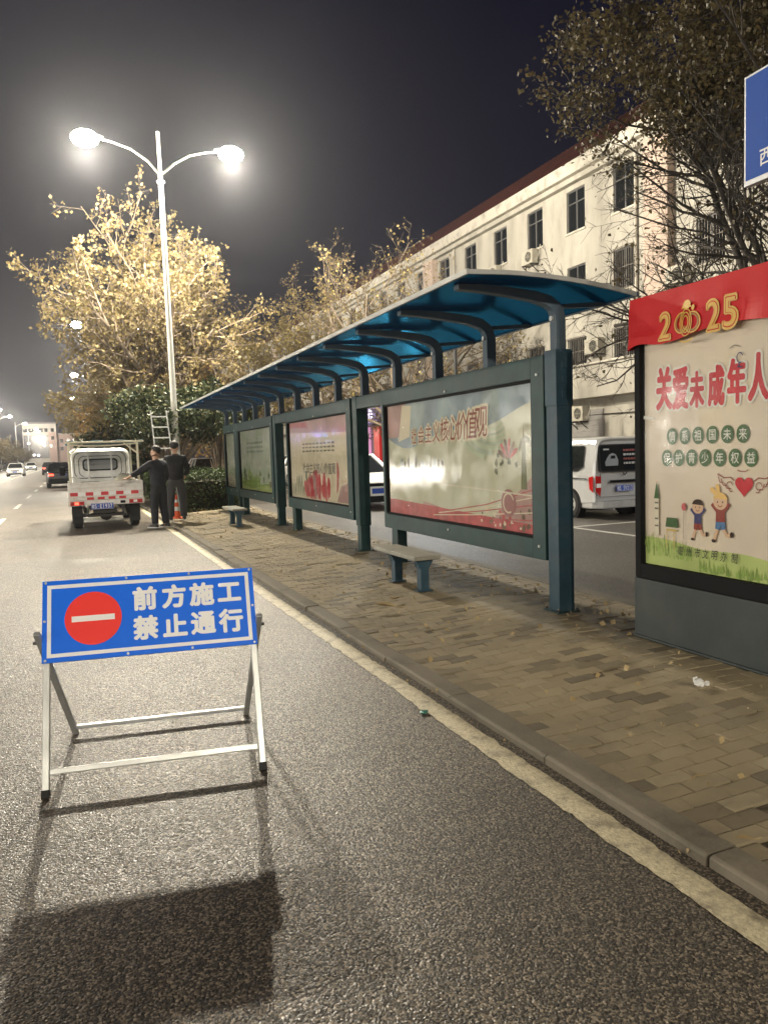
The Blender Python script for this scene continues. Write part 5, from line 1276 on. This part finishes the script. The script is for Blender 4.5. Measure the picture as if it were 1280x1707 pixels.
def hedge(label, x0, x1, y0, y1, h, n, seed, grp, z0=.07):
    rg = random.Random(seed); o = empty('hedge', label, 'hedge', ((x0+x1)/2, y0, z0), 0, grp)
    q = MB(); W = x1-x0; D = y1-y0
    core = mat('hedge_twigs', (.03, .025, .015), .9, var=.4, vscale=10)
    for _ in range(int(n/60)):
        p_ = Vector((rg.uniform(-W/2+.1, W/2-.1), rg.uniform(.1, D-.1), 0)); q.tube([p_, p_+Vector((rg.gauss(0, .1), rg.gauss(0, .1), h*.5)), p_+Vector((rg.gauss(0, .18), rg.gauss(0, .18), h*.93))], [.012, .009, .005], 4, core, cap=False)
    q.box(-W/2+.22, W/2-.22, .22, D-.22, 0, h-.22, core)
    q.build('twigs', o)
    l = MB()
    areas = [W*D, W*h, D*h, D*h]; tot = sum(areas)
    for _ in range(n):
        k = rg.random()*tot; j = 0
        while k > areas[j]: k -= areas[j]; j += 1
        dpt = abs(rg.gauss(0, .09))-.02
        bump_ = lambda a_, b_: .05*math.sin(a_*5.1+b_*2.3)+.04*math.sin(b_*7.7-a_*3.1)
        if j == 0: x, yy = rg.uniform(-W/2, W/2), rg.uniform(0, D); p_ = (x, yy, h-dpt+bump_(x, yy))
        elif j == 1: x, z = rg.uniform(-W/2, W/2), rg.uniform(.03, h); p_ = (x, dpt+bump_(x, z), z)
        else:
            yy, z = rg.uniform(0, D), rg.uniform(.03, h); s_ = -1 if j == 2 else 1; p_ = (s_*(W/2-dpt-bump_(yy, z)), yy, z)
        leaf(l, p_, rg.uniform(.045, .085), L_hdg, rg, 0)
    l.build('leaves', o, fixn=False)
hedge('clipped dark green hedge at the end of the bus stop pavement', 2.38, 4.32, 20.55, 27.5, .98, 17000, 5, 'hedges')
hedge('long dark clipped hedge further along the island behind the parked truck', 2.38, 4.32, 30.2, 60, .95, 9000, 6, 'hedges')
hedge('low dark hedge across the road under the far left trees', -14.6, -13.5, 60, 230, 1.0, 9000, 7, 'hedges', .1)
# ground cover in the bed
q = MB(); rg = random.Random(9)
for _ in range(1500): leaf(q, (rg.uniform(2.4, 4.35), 20.32+abs(rg.gauss(0, .25)), .075), rg.uniform(.04, .09), rg.choice([L_hdg, L_grn, L_oli]), rg, -.6)
tag(q.build('ground_cover', fixn=False), 'ragged low leaves at the foot of the hedge', 'ground cover', kind='stuff')
# trees across the road
rg = random.Random(44)
base_t = None
for i, (x, yy, sc, lab) in enumerate(((-14.4, 128, 1.0, 'first yellow lit tree at the left edge, nearest of the far row'), (-14.2, 143, .92, 'second yellow lit tree of the far left row'), (-13.9, 158, .88, 'third yellow lit tree of the far left row, under the highest small lamp'), (-13.6, 176, .85, 'fourth tree of the far left row, under the middle small lamp'), (-13.2, 196, .85, 'fifth tree of the far left row, close to the far building'), (-12.6, 216, .8, 'last and smallest tree of the far left row'))):
    if base_t is None:
        base_t = o = tree('roadside_tree', lab, (x, yy, .1), 50, (2.2, .18, 0, 0), ring_limbs(7, rg, 1.4, 2.2, 4.6, .08, (.35, 1.4)), dict(PT, kids=[6, 5, 3]), (L_yel, 6, .30, .2), group='trees across the road')
    else: o = copy_tree(base_t)
    o.location = (x, yy, .1); o.scale = (sc,)*3; o.rotation_euler = (0, 0, i*1.3); o['label'] = lab

# ================================================================== FAR BUILDING, SHOP SIGNS
fb_w = mat('far_pale_wall', (.50, .47, .44), .8); fb_p = mat('far_pink_wall', (.46, .34, .31), .8)
fbd = empty('far_building', 'pale office block with dark window bands closing the end of the road', 'building', (-7.2, 235, 0))
q = MB(); q.box(-4.6, 4.0, 0, 14, 0, 12.0, fb_w); q.box(-4.8, 4.2, -.2, 14.2, 12.0, 12.5, mat('far_roof_edge', (.12, .11, .12), .8)); q.build('wall', fbd)
q = MB(); q.box(4.003, 12, 1, 12, 0, 9.0, fb_p); q.box(3.9, 12.1, .9, 12.1, 9.0, 9.25, fb_w); q.box(2.0, 3.98, -.12, -.003, 0, 9.6, fb_p); q.build('wing', fbd)
for (u, z, wd, hh) in [(-3.9, 10.2, 1.0, 1.0), (-2.4, 10.2, 1.4, 1.0), (-.4, 10.2, 2.0, 1.0), (1.4, 10.2, .8, 1.0), (3.0, 10.2, .8, 1.0), (3.0, 8.0, .8, 1.0), (2.6, 5.8, .8, 1.0)]+[(5.2+1.7*i, z, .8, 1.0) for i in range(4) for z in (7.2, 5.0)]:
    q = MB(); q.box(u-wd/2, u+wd/2, (-.125 if u < 4 else .85), (-.05 if u < 4 else .95), z-hh/2, z+hh/2, dark_glass); q.build('window', fbd)
q = MB(); q.box(-4.4, 1.9, -.15, -.03, 2.5, 8.8, mat('far_dark_glass_front', (.06, .06, .075), .15)); q.build('glass_front', fbd)
for i, (u, z) in enumerate(((-2.0, 3.4), (-.9, 3.3), (.6, 7.0), (.75, 6.0), (-3.2, 6.6))):
    q = MB(); q.box(u-.3, u+.3, -.35, -.18, z-.25, z+.25, mat('lit_far_sign', (1., .92, .85), .4, emit=5)); q.build('lit_sign', fbd)

def lit_sign(name, label, x, y0, y1, z0, z1, base, text, tcol, estr=2.5, back=0., grp='lit shop signs'):
    bm_ = mat('sign_box_'+name, base, .4, emit=back) if back else mat('sign_box_'+name, base, .4)
    tm = mat('lit_letters_'+name, tcol, .4, emit=estr)
    q = MB(); q.box(x, x+.15, y0, y1, z0, z1, bm_)
    if text:
        a = Art(q, lambda u, v, d: (x-d, y1-u, z0+v), d0=.01); h = (z1-z0)*.62; n = len(text); st_ = min(h*1.15, (y1-y0)*.92/n)
        for i, ch in enumerate(text): a.text(ch, (y1-y0)/2+(i-(n-1)/2)*st_, (z1-z0)/2, h, tm, bold=.02)
    o = q.build('shop_sign', fixn=False); return tag(o, label, 'shop sign', grp)
lit_sign('purple', 'purple lit shop sign seen between the second post and the near poster case', 17.2, 40.3, 49.2, 3.1, 4.3, (.10, .05, .30), '工作', (.95, .9, 1.), 3, back=.6)
lit_sign('blue', 'blue lit strip sign beyond the near poster case', 17.2, 36.6, 40.2, 2.66, 3.04, (.01, .05, .2), '', (.2, .6, 1.), 3, back=4)
q = MB(); q.box(-.25, -.09, 34.4, 35.3, .12, 3.0, mat('red_door_surround', (.5, .02, .02), .4, emit=.6)); q.build('red_door_surround', bld)
q = MB(); q.box(-.25, -.09, 36.2, 37.0, .12, 3.0, mat('pink_lit_panel', (.75, .35, .6), .4, emit=.8)); q.build('lit_pink_panel', bld)
lit_sign('white', 'bright bluish white shop light behind the shrub at the end of the shelter', 15.6, 77, 80, 3.0, 4.4, (.75, .95, 1.), '', (1, 1, 1), 1, back=9)
# signs across the road, reflected in the poster glass
ob = empty('shop_row', 'low row of shops across the road mirrored in the poster glass', 'building', (-26, 20, 0))
q = MB(); q.box(-8, 0, -32, 130, 0, 7.5, plaster); q.build('wall', ob)
added_glow = mat('added_window_glow', (1., .93, .8), .3, emit=1.2)  # glow added to the unseen windows, to go with the fill lights below
for k in range(-5, 22):
    q = MB(); q.box(.003, .06, 1+k*5.9, 4.6+k*5.9, .2, 2.7, added_glow if k < 6 else dark_glass); q.build('shop_window', ob)
for i, (ya, yb, c, lab) in enumerate(((106, 116, (.35, .22, .9), 'violet'), (98, 104, (.05, .35, 1.), 'cyan'), (86, 95, (1., .08, .15), 'crimson'), (30, 37, (.9, .85, .7), 'ivory'))):
    q = MB(); q.box(-25.95, -25.8, ya, yb, 3.2, 4.3, mat('lit_box_'+lab, c, .4, emit=3)); tag(q.build('shop_sign'), lab+' lit sign of the shops across the road', 'shop sign', 'lit shop signs across the road')

for ya in (-6, 4, 14, 24, 36, 48):
    al = bpy.data.lights.new('added_fill_light', 'AREA'); al.shape = 'RECTANGLE'; al.size = 5; al.size_y = 2.2; al.energy = 1200; al.color = (1., .95, .84)  # added fill lights out of view, brightening the posters and other road-facing sides
    ao = bpy.data.objects.new('added_fill_light', al); COL.objects.link(ao); ao.parent = ob; ao.location = (.5, ya-20, 2.4); ao.rotation_euler = (0, R(-90), 0)

# ================================================================== LITTER
lw_ = mat('crumpled_white_paper', (.75, .75, .74), .7); lg_ = mat('green_scrap', (.03, .16, .12), .5); lt_ = mat('dry_leaf', (.34, .25, .12), .7, var=.3); 
rg = random.Random(77)
def crumple(c, r, m, flat=.5, n=9, rings=6):
    q = MB(); q.ball((0, 0, 0), (r, r, r*flat), m, n, rings); q.v = [(a_*(1+rg.uniform(-.35, .35)), b_*(1+rg.uniform(-.35, .35)), max(-r*flat, c_*(1+rg.uniform(-.3, .3)))+r*flat) for a_, b_, c_ in q.v]
    return q
q = crumple(0, .028, lw_, .75); q2 = crumple(0, .016, lw_, .9); q.v += []; o_ = len(q.v)
q.add([(a_+.045, b_-.012, c_) for a_, b_, c_ in q2.v], q2.f, lw_)
q.tube([(-.035, .0, .03), (-.02, .02, .045), (.0, .015, .05)], .006, 5, lw_)
o = q.build('crumpled_paper'); o.location = (3.23, 3.31, .103); tag(o, 'crumpled white paper scrap on the pavement before the poster stand', 'litter')
q = crumple(0, .025, lg_, .4); o = q.build('plastic_scrap'); o.location = (1.77, 3.88, .004); tag(o, 'small green plastic scrap lying beside the yellow edge line', 'litter')
def dry(loc, s_, lab, rz, m=lt_):
    q = MB(); v = []
    for i in range(9):
        t = i/8; wd = .5*math.sin(PI*t)**.8*s_*.5
        for k in (-1, 0, 1): v.append((wd*k, (t-.5)*s_, .008+abs(k)*s_*.12*math.sin(PI*t)+s_*.10*t*t))
    f = [(i*3+k, i*3+k+1, i*3+k+4, i*3+k+3) for i in range(8) for k in (0, 1)]
    q.add(v, f, m); q.tube([(0, -.5*s_, .008), (.02*s_, -.85*s_, .012)], .003, 4, m)
    o = q.build('fallen_leaf', fixn=False); o.location = loc; o.rotation_euler = (0, 0, rz); tag(o, lab, 'leaf', 'fallen leaves'); return o
dry((2.52, 6.3, .103), .22, 'large curled pale leaf on the pavement in front of the near bench', .9)
dry((2.72, 6.55, .103), .16, 'smaller curled leaf beside the large leaf by the near bench', 2.2)
dry((2.09, 1.93, .103), .07, 'pale dry leaf on the kerb at the right edge of the view', 1.2)
dry((3.05, 4.15, .103), .06, 'tiny leaf on the pavement short of the paper scrap', .3)
dry((2.6, 2.9, .103), .05, 'tiny leaf lying in the middle of the near pavement', 2.6)
for i in range(46):
    yy = rg.uniform(5, 20); x = rg.uniform(2.4, 4.3)
    q = None
q = MB()
for _ in range(900):
    yy = rg.uniform(1.5, 20.2); x = 4.3-abs(rg.gauss(0, .35)) if rg.random() < .65 else rg.uniform(2.1, 4.3)
    leaf(q, (x, yy, .112), rg.uniform(.02, .055), lt_, rg, -.1)
for _ in range(120): leaf(q, (2.0+rg.uniform(-.06, .03), rg.uniform(1, 20), .012), rg.uniform(.015, .035), lt_, rg, -.1)
tag(q.build('leaf_litter', fixn=False), 'scattered leaf crumbs along the kerbs and pavement', 'leaf litter', kind='stuff')
q = MB(); q.tube([(0, 0, .006), (.05, .02, .01), (.11, .015, .006)], .003, 5, lt_); o = q.build('twig'); o.location = (2.27, 2.38, .102); tag(o, 'thin dry twig on the near pavement', 'twig')

# ================================================================== HAZE
q = MB(); q.box(-60, 60, -45, 420, -1.0, 32, bpy.data.materials.new('night_haze'))
hm = q.mats[0]; hm.use_nodes = True; ht = hm.node_tree; ht.nodes.remove(ht.nodes['Principled BSDF'])
vol = ht.nodes.new('ShaderNodeVolumePrincipled'); vol.inputs['Color'].default_value = (.88, .91, 1., 1); vol.inputs['Density'].default_value = HAZE; vol.inputs['Anisotropy'].default_value = .8
ht.links.new(vol.outputs[0], ht.nodes['Material Output'].inputs['Volume'])
tag(q.build('haze'), 'thin night haze hanging over the road', 'haze', kind='stuff')
